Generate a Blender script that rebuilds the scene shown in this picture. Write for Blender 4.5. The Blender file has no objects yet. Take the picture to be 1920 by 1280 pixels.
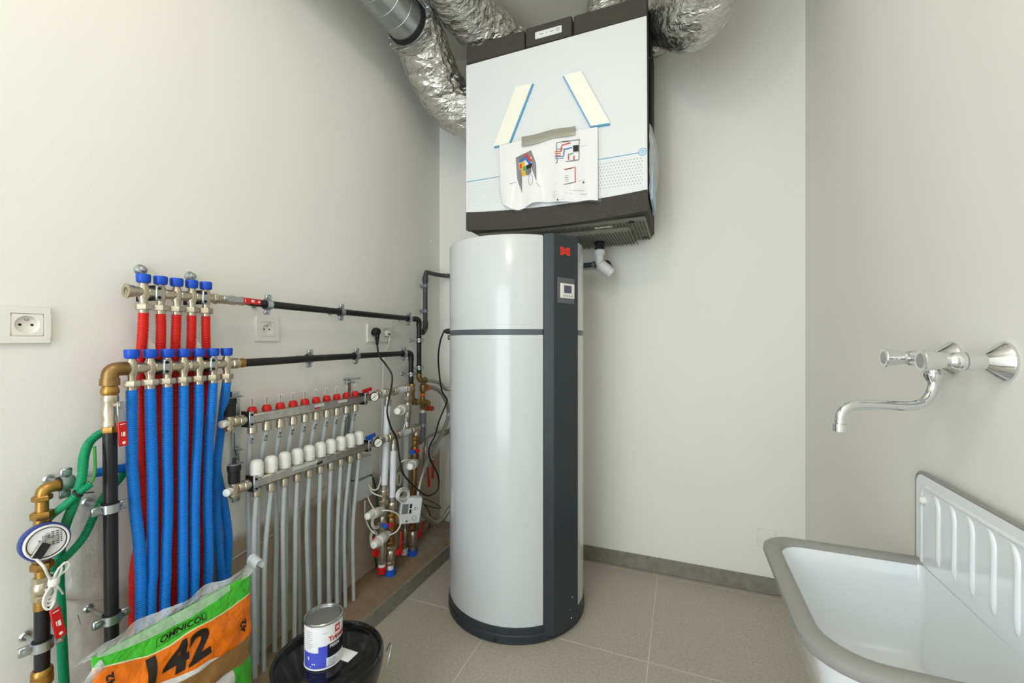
import bpy, bmesh, math, random
from mathutils import Vector, Matrix, noise
random.seed(7)
# ------------------------------------------------------------------ camera, world, light, exposure
H = 1.14
TH = math.atan(0.4)
C_, S_ = math.cos(TH), math.sin(TH)
XL, XR, YB, ZC, YN = -1.361, 0.502, 2.2255, 2.80, -1.60
scene = bpy.context.scene
col = scene.collection
cam_data = bpy.data.cameras.new('camera')
cam_data.lens = 15.0
cam_data.sensor_width = 36.0
cam_data.sensor_fit = 'HORIZONTAL'
cam_data.clip_start = 0.02
cam = bpy.data.objects.new('camera', cam_data)
cam.location = (0, 0, H)
cam.rotation_euler = (math.radians(90), 0, TH)
col.objects.link(cam)
scene.camera = cam

world = bpy.data.worlds.new('world')
scene.world = world
world.use_nodes = True
wbg = world.node_tree.nodes['Background']
wbg.inputs[0].default_value = (0.80, 0.91, 1.0, 1)
wbg.inputs[1].default_value = 6.0

vs = scene.view_settings
vs.view_transform = 'Standard'
vs.look = 'None'
vs.gamma = 1.0
vs.use_curve_mapping = False
vs.exposure = -0.20

LAMP = (-0.42, 0.05, ZC - 0.30)
ld = bpy.data.lights.new('pendant_lamp_light', 'POINT')
ld.shadow_soft_size = 0.07
ld.energy = 16
ld.color = (1.0, 0.89, 0.74)
lo = bpy.data.objects.new('pendant_lamp_light', ld)
lo.location = LAMP
col.objects.link(lo)
# the unseen doorway behind the camera guides the sampling of the daylight
pd = bpy.data.lights.new('door_daylight_portal', 'AREA')
pd.shape = 'RECTANGLE'
pd.size = 1.34
pd.size_y = 2.60
pd.cycles.is_portal = True
po = bpy.data.objects.new('door_daylight_portal', pd)
po.location = (-0.66, YN - 0.02, 1.32)
po.rotation_euler = (math.radians(90), 0, 0)
col.objects.link(po)


# ------------------------------------------------------------------ picture measurements -> points of the room
def ray(u, v):
    a = (u - 960) / 800.0
    return Vector((-S_ + a * C_, C_ + a * S_, (640 - v) / 800.0))


def W(u, v, off=0.08):      # a point at a distance off the left wall
    r = ray(u, v)
    k = (XL + off) / r.x
    return Vector((0, 0, H)) + r * k


def B(u, v, off=0.0):       # a point at a distance off the back wall
    r = ray(u, v)
    k = (YB - off) / r.y
    return Vector((0, 0, H)) + r * k


def PX(u, v, x):
    r = ray(u, v)
    return Vector((0, 0, H)) + r * (x / r.x)


def PY(u, v, y):
    r = ray(u, v)
    return Vector((0, 0, H)) + r * (y / r.y)


# ------------------------------------------------------------------ materials
def lin(c):
    def f(x):
        x = x / 255.0
        return x / 12.92 if x <= 0.04045 else ((x + 0.055) / 1.055) ** 2.4
    return (f(c[0]), f(c[1]), f(c[2]), 1)


MATS = {}


def mat(name, c, rough=0.5, metal=0.0, bump=None, var=None, coat=0.0, trans=0.0, alpha=1.0, ior=1.45, aniso=None):
    if name in MATS:
        return MATS[name]
    m = bpy.data.materials.new(name)
    m.use_nodes = True
    nt = m.node_tree
    b = nt.nodes['Principled BSDF']
    b.inputs['Base Color'].default_value = lin(c)
    b.inputs['Roughness'].default_value = rough
    b.inputs['Metallic'].default_value = metal
    b.inputs['IOR'].default_value = ior
    b.inputs['Coat Weight'].default_value = coat
    b.inputs['Coat Roughness'].default_value = 0.08
    b.inputs['Transmission Weight'].default_value = trans
    b.inputs['Alpha'].default_value = alpha
    tc = nt.nodes.new('ShaderNodeTexCoord')
    if var:                      # (scale, amount 0..1, second colour)
        n = nt.nodes.new('ShaderNodeTexNoise')
        n.inputs['Scale'].default_value = var[0]
        n.inputs['Detail'].default_value = 8
        n.inputs['Roughness'].default_value = 0.65
        nt.links.new(tc.outputs['Object'], n.inputs['Vector'])
        rp = nt.nodes.new('ShaderNodeValToRGB')
        rp.color_ramp.elements[0].position = 0.5 - var[1] / 2
        rp.color_ramp.elements[1].position = 0.5 + var[1] / 2
        rp.color_ramp.elements[0].color = lin(c)
        rp.color_ramp.elements[1].color = lin(var[2])
        nt.links.new(n.outputs['Fac'], rp.inputs['Fac'])
        nt.links.new(rp.outputs['Color'], b.inputs['Base Color'])
    if bump:                     # (scale, strength, distance)
        n2 = nt.nodes.new('ShaderNodeTexNoise')
        n2.inputs['Scale'].default_value = bump[0]
        n2.inputs['Detail'].default_value = 5
        nt.links.new(tc.outputs['Object'], n2.inputs['Vector'])
        bp = nt.nodes.new('ShaderNodeBump')
        bp.inputs['Strength'].default_value = bump[1]
        bp.inputs['Distance'].default_value = bump[2]
        nt.links.new(n2.outputs['Fac'], bp.inputs['Height'])
        nt.links.new(bp.outputs['Normal'], b.inputs['Normal'])
    MATS[name] = m
    return m


WALLC = (240, 238, 230)
M_wall = mat('wall_paint', WALLC, 0.85, bump=(260, 0.10, 0.002), var=(3, 0.6, (238, 236, 227)))
M_ceil = mat('ceiling_paint', (238, 234, 222), 0.9, bump=(200, 0.1, 0.002))
M_tile = mat('floor_tile', (164, 154, 138), 0.5, var=(110, 0.45, (199, 190, 175)), bump=(300, 0.12, 0.001))
M_grout = mat('grout', (206, 198, 182), 0.9)
M_skirt = mat('skirting_tile', (120, 114, 104), 0.45, var=(30, 0.5, (150, 143, 131)), bump=(240, 0.12, 0.001))
M_curb = mat('curb_tile', (126, 121, 111), 0.5, var=(30, 0.5, (152, 147, 135)), bump=(240, 0.12, 0.001))
M_screed = mat('bare_screed', (128, 108, 84), 0.95, var=(14, 0.5, (156, 136, 108)), bump=(90, 0.5, 0.004))
M_plaster = mat('bare_plaster', (188, 178, 160), 0.95, var=(9, 0.5, (208, 200, 186)), bump=(60, 0.35, 0.003))
M_white = mat('white_plastic', (236, 234, 226), 0.4)
M_whitec = mat('cool_white_plastic', (228, 231, 231), 0.38)
M_sock = mat('socket_plastic', (240, 236, 226), 0.38)
M_enamel = mat('tank_enamel', (206, 210, 210), 0.2, coat=0.4)
M_slate = mat('slate_plastic', (50, 57, 63), 0.27)
M_slate2 = mat('slate_band', (84, 92, 98), 0.4)
M_slate3 = mat('slate_base', (46, 53, 60), 0.45)
M_epp = mat('dark_foam_shell', (56, 52, 47), 0.8, bump=(500, 0.35, 0.002), var=(180, 0.5, (78, 73, 66)))
M_eppb = mat('foam_underside', (142, 142, 128), 0.85, bump=(400, 0.3, 0.002), var=(12, 0.6, (112, 112, 100)))
M_dark = mat('dark_gap', (22, 21, 20), 0.7)
M_panel = mat('panel_white', (226, 230, 230), 0.42)
M_strip = mat('cream_strip', (246, 243, 230), 0.5)
M_sky = mat('sky_blue_print', (96, 168, 214), 0.5)
M_skyp = mat('pale_blue_print', (170, 208, 232), 0.5)
M_dot = mat('grey_print', (166, 172, 174), 0.5)
M_paper = mat('paper', (240, 239, 238), 0.6)
M_tape = mat('silver_tape', (172, 170, 156), 0.3, metal=0.3, bump=(120, 0.3, 0.003))
M_ink = mat('black_ink', (34, 32, 32), 0.6)
M_inkg = mat('grey_ink', (120, 118, 120), 0.6)
M_inkr = mat('red_ink', (206, 58, 46), 0.6)
M_inkb = mat('blue_ink', (62, 108, 184), 0.6)
M_inky = mat('yellow_ink', (224, 178, 60), 0.6)
M_inkgr = mat('green_ink', (86, 150, 92), 0.6)
M_galv = mat('galvanised_steel', (150, 156, 154), 0.34, metal=0.85, var=(14, 0.6, (176, 180, 176)))
M_zinc = mat('zinc', (186, 192, 194), 0.28, metal=0.9)
M_nickel = mat('nickel_brass', (208, 198, 180), 0.28, metal=0.85, var=(60, 0.6, (186, 172, 148)))
M_steel = mat('stainless_steel', (206, 200, 192), 0.27, metal=0.85, var=(50, 0.5, (160, 154, 146)))
M_brass = mat('brass', (196, 152, 78), 0.34, metal=0.85, var=(40, 0.6, (150, 112, 58)))
M_brassd = mat('aged_brass', (168, 134, 84), 0.4, metal=0.85, var=(40, 0.6, (126, 98, 60)))
M_chrome = mat('chrome', (226, 228, 230), 0.06, metal=1.0)
M_rubber = mat('black_rubber', (26, 26, 27), 0.6)
M_bpipe = mat('black_pipe', (20, 19, 19), 0.36, var=(30, 0.4, (30, 29, 28)))
M_gpipe = mat('dark_grey_pipe', (66, 68, 70), 0.4)
M_greyp = mat('grey_drain_plastic', (118, 122, 126), 0.4)
M_pex = mat('grey_white_pipe', (186, 192, 190), 0.42, var=(30, 0.6, (172, 178, 176)))
M_wpipe = mat('white_pipe', (226, 229, 232), 0.35)
M_blue = mat('blue_conduit', (22, 128, 222), 0.36)
M_red = mat('red_conduit', (214, 36, 26), 0.4)
M_green = mat('green_conduit', (16, 148, 98), 0.38)
M_gwire = mat('green_wire', (60, 140, 58), 0.45)
M_capb = mat('blue_cap', (16, 78, 196), 0.36)
M_redp = mat('red_plastic', (206, 30, 28), 0.32)
M_bluep = mat('blue_plastic', (28, 92, 200), 0.35)
M_orangep = mat('orange_plastic', (224, 108, 40), 0.4)
M_glass = mat('clear_glass', (236, 228, 218), 0.05, alpha=0.32)
M_lcd = mat('lcd', (118, 124, 122), 0.3)
M_lcdd = mat('lcd_dark', (84, 86, 104), 0.25)
M_film = mat('clear_film', (238, 242, 240), 0.22, alpha=0.42, bump=(60, 0.6, 0.006))
M_filmw = mat('milky_film', (226, 230, 228), 0.2, alpha=0.62, bump=(44, 0.9, 0.012))
M_baggreen = mat('bag_green', (40, 190, 36), 0.28, var=(14, 0.7, (96, 214, 66)), bump=(34, 0.8, 0.014))
M_bagorange = mat('bag_orange', (250, 126, 24), 0.3, bump=(30, 0.7, 0.012))
M_bagwhite = mat('bag_white', (238, 236, 230), 0.4, bump=(28, 0.4, 0.01))
M_bagcream = mat('bag_cream', (244, 234, 196), 0.4)
M_bagtape = mat('brown_packing_tape', (152, 108, 60), 0.22, var=(30, 0.5, (172, 130, 80)), bump=(40, 0.5, 0.008))
M_bucket = mat('black_bucket_plastic', (16, 16, 18), 0.13, coat=0.3)
M_tin = mat('tin', (172, 174, 174), 0.22, metal=0.95)
M_canw = mat('can_white', (236, 236, 236), 0.32)
M_canb = mat('can_blue', (62, 70, 190), 0.3, var=(12, 0.6, (90, 100, 214)))
M_cank = mat('can_black', (28, 28, 32), 0.3)
M_canr = mat('can_red', (196, 36, 40), 0.35)
M_sinkw = mat('sink_enamel', (236, 240, 242), 0.12, coat=0.5)
M_rim = mat('grey_rim_plastic', (150, 149, 144), 0.42)
M_cablew = mat('white_cable', (232, 230, 222), 0.45)
M_cableb = mat('black_cable', (22, 22, 23), 0.45)
M_jbox = mat('grey_box_plastic', (196, 200, 198), 0.45)
M_lamp = mat('lamp_housing', (236, 236, 232), 0.4)


def wall_left_mat():
    m = bpy.data.materials.new('left_wall_browner_low')
    m.use_nodes = True
    nt = m.node_tree
    b = nt.nodes['Principled BSDF']
    b.inputs['Roughness'].default_value = 0.88
    tc = nt.nodes.new('ShaderNodeTexCoord')
    n = nt.nodes.new('ShaderNodeTexNoise')
    n.inputs['Scale'].default_value = 7
    n.inputs['Detail'].default_value = 6
    nt.links.new(tc.outputs['Object'], n.inputs['Vector'])
    sx = nt.nodes.new('ShaderNodeSeparateXYZ')
    nt.links.new(tc.outputs['Object'], sx.inputs[0])
    # ragged limit low on the wall: browner mottled tone below it
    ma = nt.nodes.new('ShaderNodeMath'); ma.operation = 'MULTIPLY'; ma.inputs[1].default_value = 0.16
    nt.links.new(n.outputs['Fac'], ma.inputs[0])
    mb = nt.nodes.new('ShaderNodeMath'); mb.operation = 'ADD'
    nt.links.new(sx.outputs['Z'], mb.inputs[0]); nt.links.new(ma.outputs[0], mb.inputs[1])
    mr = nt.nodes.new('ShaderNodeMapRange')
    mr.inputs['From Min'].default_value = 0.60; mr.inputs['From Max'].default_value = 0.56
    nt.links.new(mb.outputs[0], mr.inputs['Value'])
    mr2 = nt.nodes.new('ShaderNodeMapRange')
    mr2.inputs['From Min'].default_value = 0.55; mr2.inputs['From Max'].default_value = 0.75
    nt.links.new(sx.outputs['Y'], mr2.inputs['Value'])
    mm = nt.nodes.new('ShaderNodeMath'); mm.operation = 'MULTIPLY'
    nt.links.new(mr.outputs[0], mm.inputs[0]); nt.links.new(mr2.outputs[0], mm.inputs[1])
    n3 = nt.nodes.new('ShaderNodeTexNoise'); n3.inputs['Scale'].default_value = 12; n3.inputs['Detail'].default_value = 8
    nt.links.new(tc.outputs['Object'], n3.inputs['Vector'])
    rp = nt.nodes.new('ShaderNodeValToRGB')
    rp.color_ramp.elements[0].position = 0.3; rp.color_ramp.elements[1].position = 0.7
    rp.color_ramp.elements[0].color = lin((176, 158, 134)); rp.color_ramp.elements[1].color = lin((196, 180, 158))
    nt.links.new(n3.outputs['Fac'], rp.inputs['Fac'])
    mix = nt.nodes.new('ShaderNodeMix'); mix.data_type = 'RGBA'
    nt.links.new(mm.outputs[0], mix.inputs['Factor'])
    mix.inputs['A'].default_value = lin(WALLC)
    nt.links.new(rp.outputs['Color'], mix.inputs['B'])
    nt.links.new(mix.outputs['Result'], b.inputs['Base Color'])
    bp = nt.nodes.new('ShaderNodeBump'); bp.inputs['Strength'].default_value = 0.12; bp.inputs['Distance'].default_value = 0.002
    n4 = nt.nodes.new('ShaderNodeTexNoise'); n4.inputs['Scale'].default_value = 200
    nt.links.new(tc.outputs['Object'], n4.inputs['Vector'])
    nt.links.new(n4.outputs['Fac'], bp.inputs['Height']); nt.links.new(bp.outputs['Normal'], b.inputs['Normal'])
    return m


def foil_mat():
    m = bpy.data.materials.new('aluminium_foil')
    m.use_nodes = True
    nt = m.node_tree
    b = nt.nodes['Principled BSDF']
    b.inputs['Base Color'].default_value = lin((206, 204, 198))
    b.inputs['Metallic'].default_value = 0.95
    b.inputs['Roughness'].default_value = 0.13
    tc = nt.nodes.new('ShaderNodeTexCoord')
    mp = nt.nodes.new('ShaderNodeMapping')
    mp.inputs['Scale'].default_value = (0.8, 1.6, 2.2)
    nt.links.new(tc.outputs['Object'], mp.inputs['Vector'])
    v = nt.nodes.new('ShaderNodeTexVoronoi')
    v.inputs['Scale'].default_value = 17
    nt.links.new(mp.outputs[0], v.inputs['Vector'])
    n = nt.nodes.new('ShaderNodeTexNoise')
    n.inputs['Scale'].default_value = 24
    n.inputs['Detail'].default_value = 6
    n.inputs['Distortion'].default_value = 1.2
    nt.links.new(mp.outputs[0], n.inputs['Vector'])
    ad = nt.nodes.new('ShaderNodeMath'); ad.operation = 'ADD'
    nt.links.new(v.outputs['Distance'], ad.inputs[0]); nt.links.new(n.outputs['Fac'], ad.inputs[1])
    bp = nt.nodes.new('ShaderNodeBump')
    bp.inputs['Strength'].default_value = 0.75
    bp.inputs['Distance'].default_value = 0.016
    nt.links.new(ad.outputs[0], bp.inputs['Height'])
    nt.links.new(bp.outputs['Normal'], b.inputs['Normal'])
    return m


def braid_mat():
    m = bpy.data.materials.new('braided_steel_hose')
    m.use_nodes = True
    nt = m.node_tree
    b = nt.nodes['Principled BSDF']
    b.inputs['Metallic'].default_value = 0.7
    b.inputs['Roughness'].default_value = 0.4
    tc = nt.nodes.new('ShaderNodeTexCoord')
    n = nt.nodes.new('ShaderNodeTexVoronoi'); n.inputs['Scale'].default_value = 260
    nt.links.new(tc.outputs['Object'], n.inputs['Vector'])
    rp = nt.nodes.new('ShaderNodeValToRGB')
    rp.color_ramp.elements[0].color = lin((206, 202, 190)); rp.color_ramp.elements[1].color = lin((128, 122, 110))
    nt.links.new(n.outputs['Distance'], rp.inputs['Fac'])
    nt.links.new(rp.outputs['Color'], b.inputs['Base Color'])
    return m


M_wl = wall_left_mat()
M_foil = foil_mat()
M_braid = braid_mat()


# ------------------------------------------------------------------ mesh helpers
def frame(d):
    d = Vector(d).normalized()
    a = Vector((0, 0, 1)) if abs(d.z) < 0.9 else Vector((1, 0, 0))
    x = a.cross(d).normalized()
    return x, d.cross(x).normalized(), d


class MB:
    def __init__(s):
        s.v = []; s.f = []; s.mi = []; s.m = 0

    def face(s, idx):
        s.f.append(tuple(idx)); s.mi.append(s.m)

    def add(s, vs, fs):
        o = len(s.v)
        s.v += [Vector(p) for p in vs]
        for f in fs:
            s.face([i + o for i in f])
        return s

    def box(s, lo, hi, ch=0.0, M=None):
        lo, hi = Vector(lo), Vector(hi)
        c = (lo + hi) / 2; h = (hi - lo) / 2
        if ch <= 0:
            vs = [c + Vector((sx * h.x, sy * h.y, sz * h.z)) for sx in (-1, 1) for sy in (-1, 1) for sz in (-1, 1)]
            fs = [(0, 1, 3, 2), (4, 6, 7, 5), (0, 4, 5, 1), (2, 3, 7, 6), (0, 2, 6, 4), (1, 5, 7, 3)]
        else:
            ch = min(ch, h.x * .9, h.y * .9, h.z * .9)
            vs = []; fs = []
            sg = [(a, b, d) for a in (-1, 1) for b in (-1, 1) for d in (-1, 1)]
            for (a, b, d) in sg:
                vs += [c + Vector((a * h.x, b * (h.y - ch), d * (h.z - ch))),
                       c + Vector((a * (h.x - ch), b * h.y, d * (h.z - ch))),
                       c + Vector((a * (h.x - ch), b * (h.y - ch), d * h.z))]
            ix = {t: i * 3 for i, t in enumerate(sg)}
            for ax in range(3):
                for sgn in (-1, 1):
                    q = []
                    for (p, r) in ((-1, -1), (1, -1), (1, 1), (-1, 1)):
                        t = [0, 0, 0]; t[ax] = sgn; t[(ax + 1) % 3] = p; t[(ax + 2) % 3] = r
                        q.append(ix[tuple(t)] + ax)
                    fs.append(q if sgn > 0 else q[::-1])
            for ax in range(3):
                a1, a2 = (ax + 1) % 3, (ax + 2) % 3
                for p in (-1, 1):
                    for r in (-1, 1):
                        t0 = [0, 0, 0]; t1 = [0, 0, 0]
                        t0[ax] = -1; t1[ax] = 1
                        t0[a1] = t1[a1] = p; t0[a2] = t1[a2] = r
                        q = [ix[tuple(t0)] + a1, ix[tuple(t1)] + a1, ix[tuple(t1)] + a2, ix[tuple(t0)] + a2]
                        fs.append(q if p * r > 0 else q[::-1])
            for t in sg:
                q = [ix[t], ix[t] + 1, ix[t] + 2]
                fs.append(q if t[0] * t[1] * t[2] > 0 else q[::-1])
        if M is not None:
            vs = [M @ p for p in vs]
        return s.add(vs, fs)

    def lathe(s, p, d, prof, n=20, cap0=True, cap1=True, phase=0.0):
        """prof: list of (distance along d, radius)"""
        p = Vector(p)
        x, y, d = frame(d)
        vs = []; fs = []
        for (t, r) in prof:
            for k in range(n):
                a = 2 * math.pi * k / n + phase
                vs.append(p + d * t + (x * math.cos(a) + y * math.sin(a)) * r)
        for i in range(len(prof) - 1):
            for k in range(n):
                k2 = (k + 1) % n
                fs.append((i * n + k, i * n + k2, (i + 1) * n + k2, (i + 1) * n + k))
        if cap0:
            fs.append(tuple(range(n))[::-1])
        if cap1:
            fs.append(tuple((len(prof) - 1) * n + k for k in range(n)))
        return s.add(vs, fs)

    def cyl(s, p0, p1, r0, r1=None, n=18, phase=0.0):
        p0, p1 = Vector(p0), Vector(p1)
        d = p1 - p0
        return s.lathe(p0, d, [(0, r0), (d.length, r0 if r1 is None else r1)], n, phase=phase)

    def hex(s, p0, p1, r):
        p0, p1 = Vector(p0), Vector(p1)
        d = p1 - p0; L = d.length
        c = min(L * .15, r * .12)
        return s.lathe(p0, d, [(0, r * .9), (c, r), (L - c, r), (L, r * .9)], 6, phase=0.3)

    def nut(s, p0, p1, r):       # rounded fitting with ribs
        p0, p1 = Vector(p0), Vector(p1)
        d = p1 - p0; L = d.length
        return s.lathe(p0, d, [(0, r * .82), (L * .08, r * .96), (L * .3, r), (L * .32, r * .9), (L * .42, r * .9), (L * .45, r),
                               (L * .86, r), (L * .95, r * .9), (L, r * .74)], 12)

    def tube(s, pts, rad, n=12, caps=True):
        """pts: dense path, rad: number or list"""
        pts = [Vector(p) for p in pts]
        m = len(pts)
        tang = []
        for i in range(m):
            a = pts[max(i - 1, 0)]; b = pts[min(i + 1, m - 1)]
            tang.append((b - a).normalized())
        x, y, _ = frame(tang[0])
        vs = []; fs = []
        for i in range(m):
            if i:
                q = tang[i - 1].rotation_difference(tang[i])
                x = q @ x
                x = (x - tang[i] * x.dot(tang[i])).normalized()
            y = tang[i].cross(x)
            r = rad[i] if isinstance(rad, list) else rad
            for k in range(n):
                a = 2 * math.pi * k / n
                rr = r(a) if callable(r) else r
                vs.append(pts[i] + (x * math.cos(a) + y * math.sin(a)) * rr)
        for i in range(m - 1):
            for k in range(n):
                k2 = (k + 1) % n
                fs.append((i * n + k, i * n + k2, (i + 1) * n + k2, (i + 1) * n + k))
        if caps:
            fs.append(tuple(range(n))[::-1])
            fs.append(tuple((m - 1) * n + k for k in range(n)))
        return s.add(vs, fs)

    def prism(s, poly, o, ex, ey, depth):
        """closed 2D outline (counter-clockwise in ex, ey) pushed from 0 to depth along ex x ey"""
        o, ex, ey = Vector(o), Vector(ex), Vector(ey)
        ez = ex.cross(ey)
        n = len(poly)
        vs = [o + ex * a + ey * b for a, b in poly] + [o + ex * a + ey * b + ez * depth for a, b in poly]
        fs = [tuple(range(n))[::-1], tuple(n + i for i in range(n))]
        for i in range(n):
            j = (i + 1) % n
            fs.append((i, j, n + j, n + i))
        return s.add(vs, fs)

    def quad3(s, pts, thick):
        """flat outline from world points with a thickness (towards the normal)"""
        pts = [Vector(p) for p in pts]
        nrm = (pts[1] - pts[0]).cross(pts[2] - pts[0]).normalized()
        n = len(pts)
        vs = pts + [p + nrm * thick for p in pts]
        fs = [tuple(range(n))[::-1], tuple(n + i for i in range(n))]
        for i in range(n):
            j = (i + 1) % n
            fs.append((i, j, n + j, n + i))
        return s.add(vs, fs)

    def sphere(s, c, r, n=14, m=8, sc=(1, 1, 1)):
        c = Vector(c)
        vs = []; fs = []
        for i in range(m + 1):
            ph = math.pi * i / m
            for k in range(n):
                a = 2 * math.pi * k / n
                vs.append(c + Vector((math.sin(ph) * math.cos(a) * r * sc[0], math.sin(ph) * math.sin(a) * r * sc[1], math.cos(ph) * r * sc[2])))
        for i in range(m):
            for k in range(n):
                k2 = (k + 1) % n
                fs.append((i * n + k, (i + 1) * n + k, (i + 1) * n + k2, i * n + k2))
        return s.add(vs, fs)

    def grid(s, rows):
        """rows: list of equally long lists of points"""
        o = len(s.v)
        m = len(rows[0])
        for r in rows:
            s.v += [Vector(p) for p in r]
        for i in range(len(rows) - 1):
            for j in range(m - 1):
                s.face((o + i * m + j, o + i * m + j + 1, o + (i + 1) * m + j + 1, o + (i + 1) * m + j))
        return s


def spline(pts, step=0.008, closed=False):
    pts = [Vector(p) for p in pts]
    if len(pts) == 2:
        n = max(2, int((pts[1] - pts[0]).length / step))
        return [pts[0].lerp(pts[1], i / n) for i in range(n + 1)]
    ext = [pts[0] * 2 - pts[1]] + pts + [pts[-1] * 2 - pts[-2]]
    dense = []
    for i in range(1, len(ext) - 2):
        p0, p1, p2, p3 = ext[i - 1], ext[i], ext[i + 1], ext[i + 2]
        # centripetal-like: uniform Catmull-Rom sampled finely
        for k in range(24):
            t = k / 24
            dense.append(0.5 * ((2 * p1) + (p2 - p0) * t + (2 * p0 - 5 * p1 + 4 * p2 - p3) * t * t + (3 * p1 - p0 - 3 * p2 + p3) * t ** 3))
    dense.append(pts[-1].copy())
    out = [dense[0]]
    acc = 0.0
    for i in range(1, len(dense)):
        a, b = dense[i - 1], dense[i]
        L = (b - a).length
        while L > 0 and acc + L >= step:
            t = (step - acc) / L
            a = a.lerp(b, t)
            out.append(a.copy())
            L = (b - a).length
            acc = 0.0
        acc += L
    if (out[-1] - dense[-1]).length > step * 0.3:
        out.append(dense[-1])
    return out


def mesh_of(name, mb, mats, offset):
    me = bpy.data.meshes.new(name)
    me.from_pydata([p - offset for p in mb.v], [], mb.f)
    if not isinstance(mats, (list, tuple)):
        mats = [mats]
    for m in mats:
        me.materials.append(m)
    if len(mats) > 1:
        me.polygons.foreach_set('material_index', mb.mi)
    bm = bmesh.new(); bm.from_mesh(me)
    bmesh.ops.recalc_face_normals(bm, faces=bm.faces[:])
    bm.to_mesh(me); bm.free()
    me.polygons.foreach_set('use_smooth', [True] * len(me.polygons))
    me.set_sharp_from_angle(angle=math.radians(38))
    me.update()
    return me


WORLD_LOC = {}


def obj(name, mb, mats, parent=None, label=None, loc=None):
    if parent is not None:
        base = WORLD_LOC[parent.name]
    else:
        if loc is None:
            lo = Vector([min(p[i] for p in mb.v) for i in range(3)])
            hi = Vector([max(p[i] for p in mb.v) for i in range(3)])
            loc = Vector(((lo.x + hi.x) / 2, (lo.y + hi.y) / 2, lo.z))
        base = Vector(loc)
    o = bpy.data.objects.new(name, mesh_of(name, mb, mats, base))
    col.objects.link(o)
    if parent is not None:
        o.parent = parent
    else:
        o.location = base
    WORLD_LOC[o.name] = base
    if label:
        o['label'] = label
    return o


def tag(o, label, cat, group=None):
    o['label'] = label; o['category'] = cat
    if group:
        o['group'] = group
    return o


def thing(name, label, cat, loc, group=None):
    o = bpy.data.objects.new(name, None)
    o.empty_display_size = 0.05
    o.location = loc
    col.objects.link(o)
    WORLD_LOC[o.name] = Vector(loc)
    return tag(o, label, cat, group)


def struct(o):
    o['kind'] = 'structure'
    return o


ORD = ['first', 'second', 'third', 'fourth', 'fifth', 'sixth', 'seventh', 'eighth', 'ninth', 'tenth']


def text_mb(s, size, o, ex, ey, lift=0.0004, align='CENTER', sub=0, fn=None, thick=0.0, sx=1.0, shear=0.0, bold=0.0):
    """lettering as a thin mesh in the plane (o, ex, ey); fn maps (a, b) to a world point instead"""
    cu = bpy.data.curves.new('lettering', 'FONT')
    cu.body = s; cu.size = size; cu.align_x = align; cu.align_y = 'CENTER'
    cu.resolution_u = 4; cu.shear = shear; cu.offset = bold
    t = bpy.data.objects.new('lettering_tmp', cu)
    col.objects.link(t)
    dg = bpy.context.evaluated_depsgraph_get()
    me = bpy.data.meshes.new_from_object(t.evaluated_get(dg))
    bm = bmesh.new(); bm.from_mesh(me)
    bmesh.ops.triangulate(bm, faces=bm.faces[:])
    for _ in range(sub):
        bmesh.ops.subdivide_edges(bm, edges=[e for e in bm.edges if e.calc_length() > size * 0.09], cuts=1)
        bmesh.ops.triangulate(bm, faces=[f for f in bm.faces if len(f.verts) > 3])
    mb = MB()
    bm.verts.index_update()
    ex, ey = Vector(ex), Vector(ey)
    ez = ex.cross(ey)
    vs = []
    for v in bm.verts:
        a, b = v.co.x * sx, v.co.y
        vs.append(fn(a, b) if fn else Vector(o) + ex * a + ey * b + ez * lift)
    mb.add(vs, [[v.index for v in f.verts] for f in bm.faces])
    bm.free()
    bpy.data.objects.remove(t); bpy.data.curves.remove(cu); bpy.data.meshes.remove(me)
    return mb


# ================================================================== THE ROOM
T = 0.12
CURBX, LEDGEZ = -1.139, 0.066
fl = struct(obj('floor', MB().box((XL - T, YN - T, -0.12), (XR + T, YB + T, -0.0007)), M_grout, loc=(0, 0, 0)))
fl['label'] = 'grey-brown stone-look tiled floor'
XJ = [-0.114 + 0.6 * k for k in range(-2, 3)]
YJ = [1.589 + 0.6 * k for k in range(-6, 3)]
g = 0.0020
for i in range(len(XJ) - 1):
    for j in range(len(YJ) - 1):
        x0, x1 = max(XJ[i], CURBX - 0.02) + g, min(XJ[i + 1], XR) - g
        y0, y1 = max(YJ[j], YN) + g, min(YJ[j + 1], YB) - g
        if x1 - x0 > 0.01 and y1 - y0 > 0.01:
            obj('floor_tile', MB().box((x0, y0, -0.012), (x1, y1, 0.0), 0.0012), M_tile, fl)
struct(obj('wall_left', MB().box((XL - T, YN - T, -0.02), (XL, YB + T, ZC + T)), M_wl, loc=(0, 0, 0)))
struct(obj('wall_back', MB().box((XL, YB, -0.02), (XR, YB + T, ZC + T)), M_wall, loc=(0, 0, 0)))
struct(obj('wall_right', MB().box((XR, YN - T, -0.02), (XR + T, YB + T, ZC + T)), M_wall, loc=(0, 0, 0)))
struct(obj('ceiling', MB().box((XL - T, YN - T, ZC), (XR + T, YB + T, ZC + T)), M_ceil, loc=(0, 0, 0)))
# wall behind the camera, unseen doorway sized and placed for fill daylight
DX0, DX1, DZ = -1.33, 0.01, 2.62
nw = MB().box((XL, YN - T, -0.02), (DX0, YN, ZC)).box((DX1, YN - T, -0.02), (XR, YN, ZC)).box((DX0, YN - T, DZ), (DX1, YN, ZC))
struct(obj('wall_near', nw, M_wall, loc=(0, 0, 0)))
fr = MB().box((DX0, YN - T, 0), (DX0 + 0.04, YN + 0.01, DZ)).box((DX1 - 0.04, YN - T, 0), (DX1, YN + 0.01, DZ)).box((DX0, YN - T, DZ - 0.04), (DX1, YN + 0.01, DZ))
struct(obj('door_1', fr, M_white))
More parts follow.
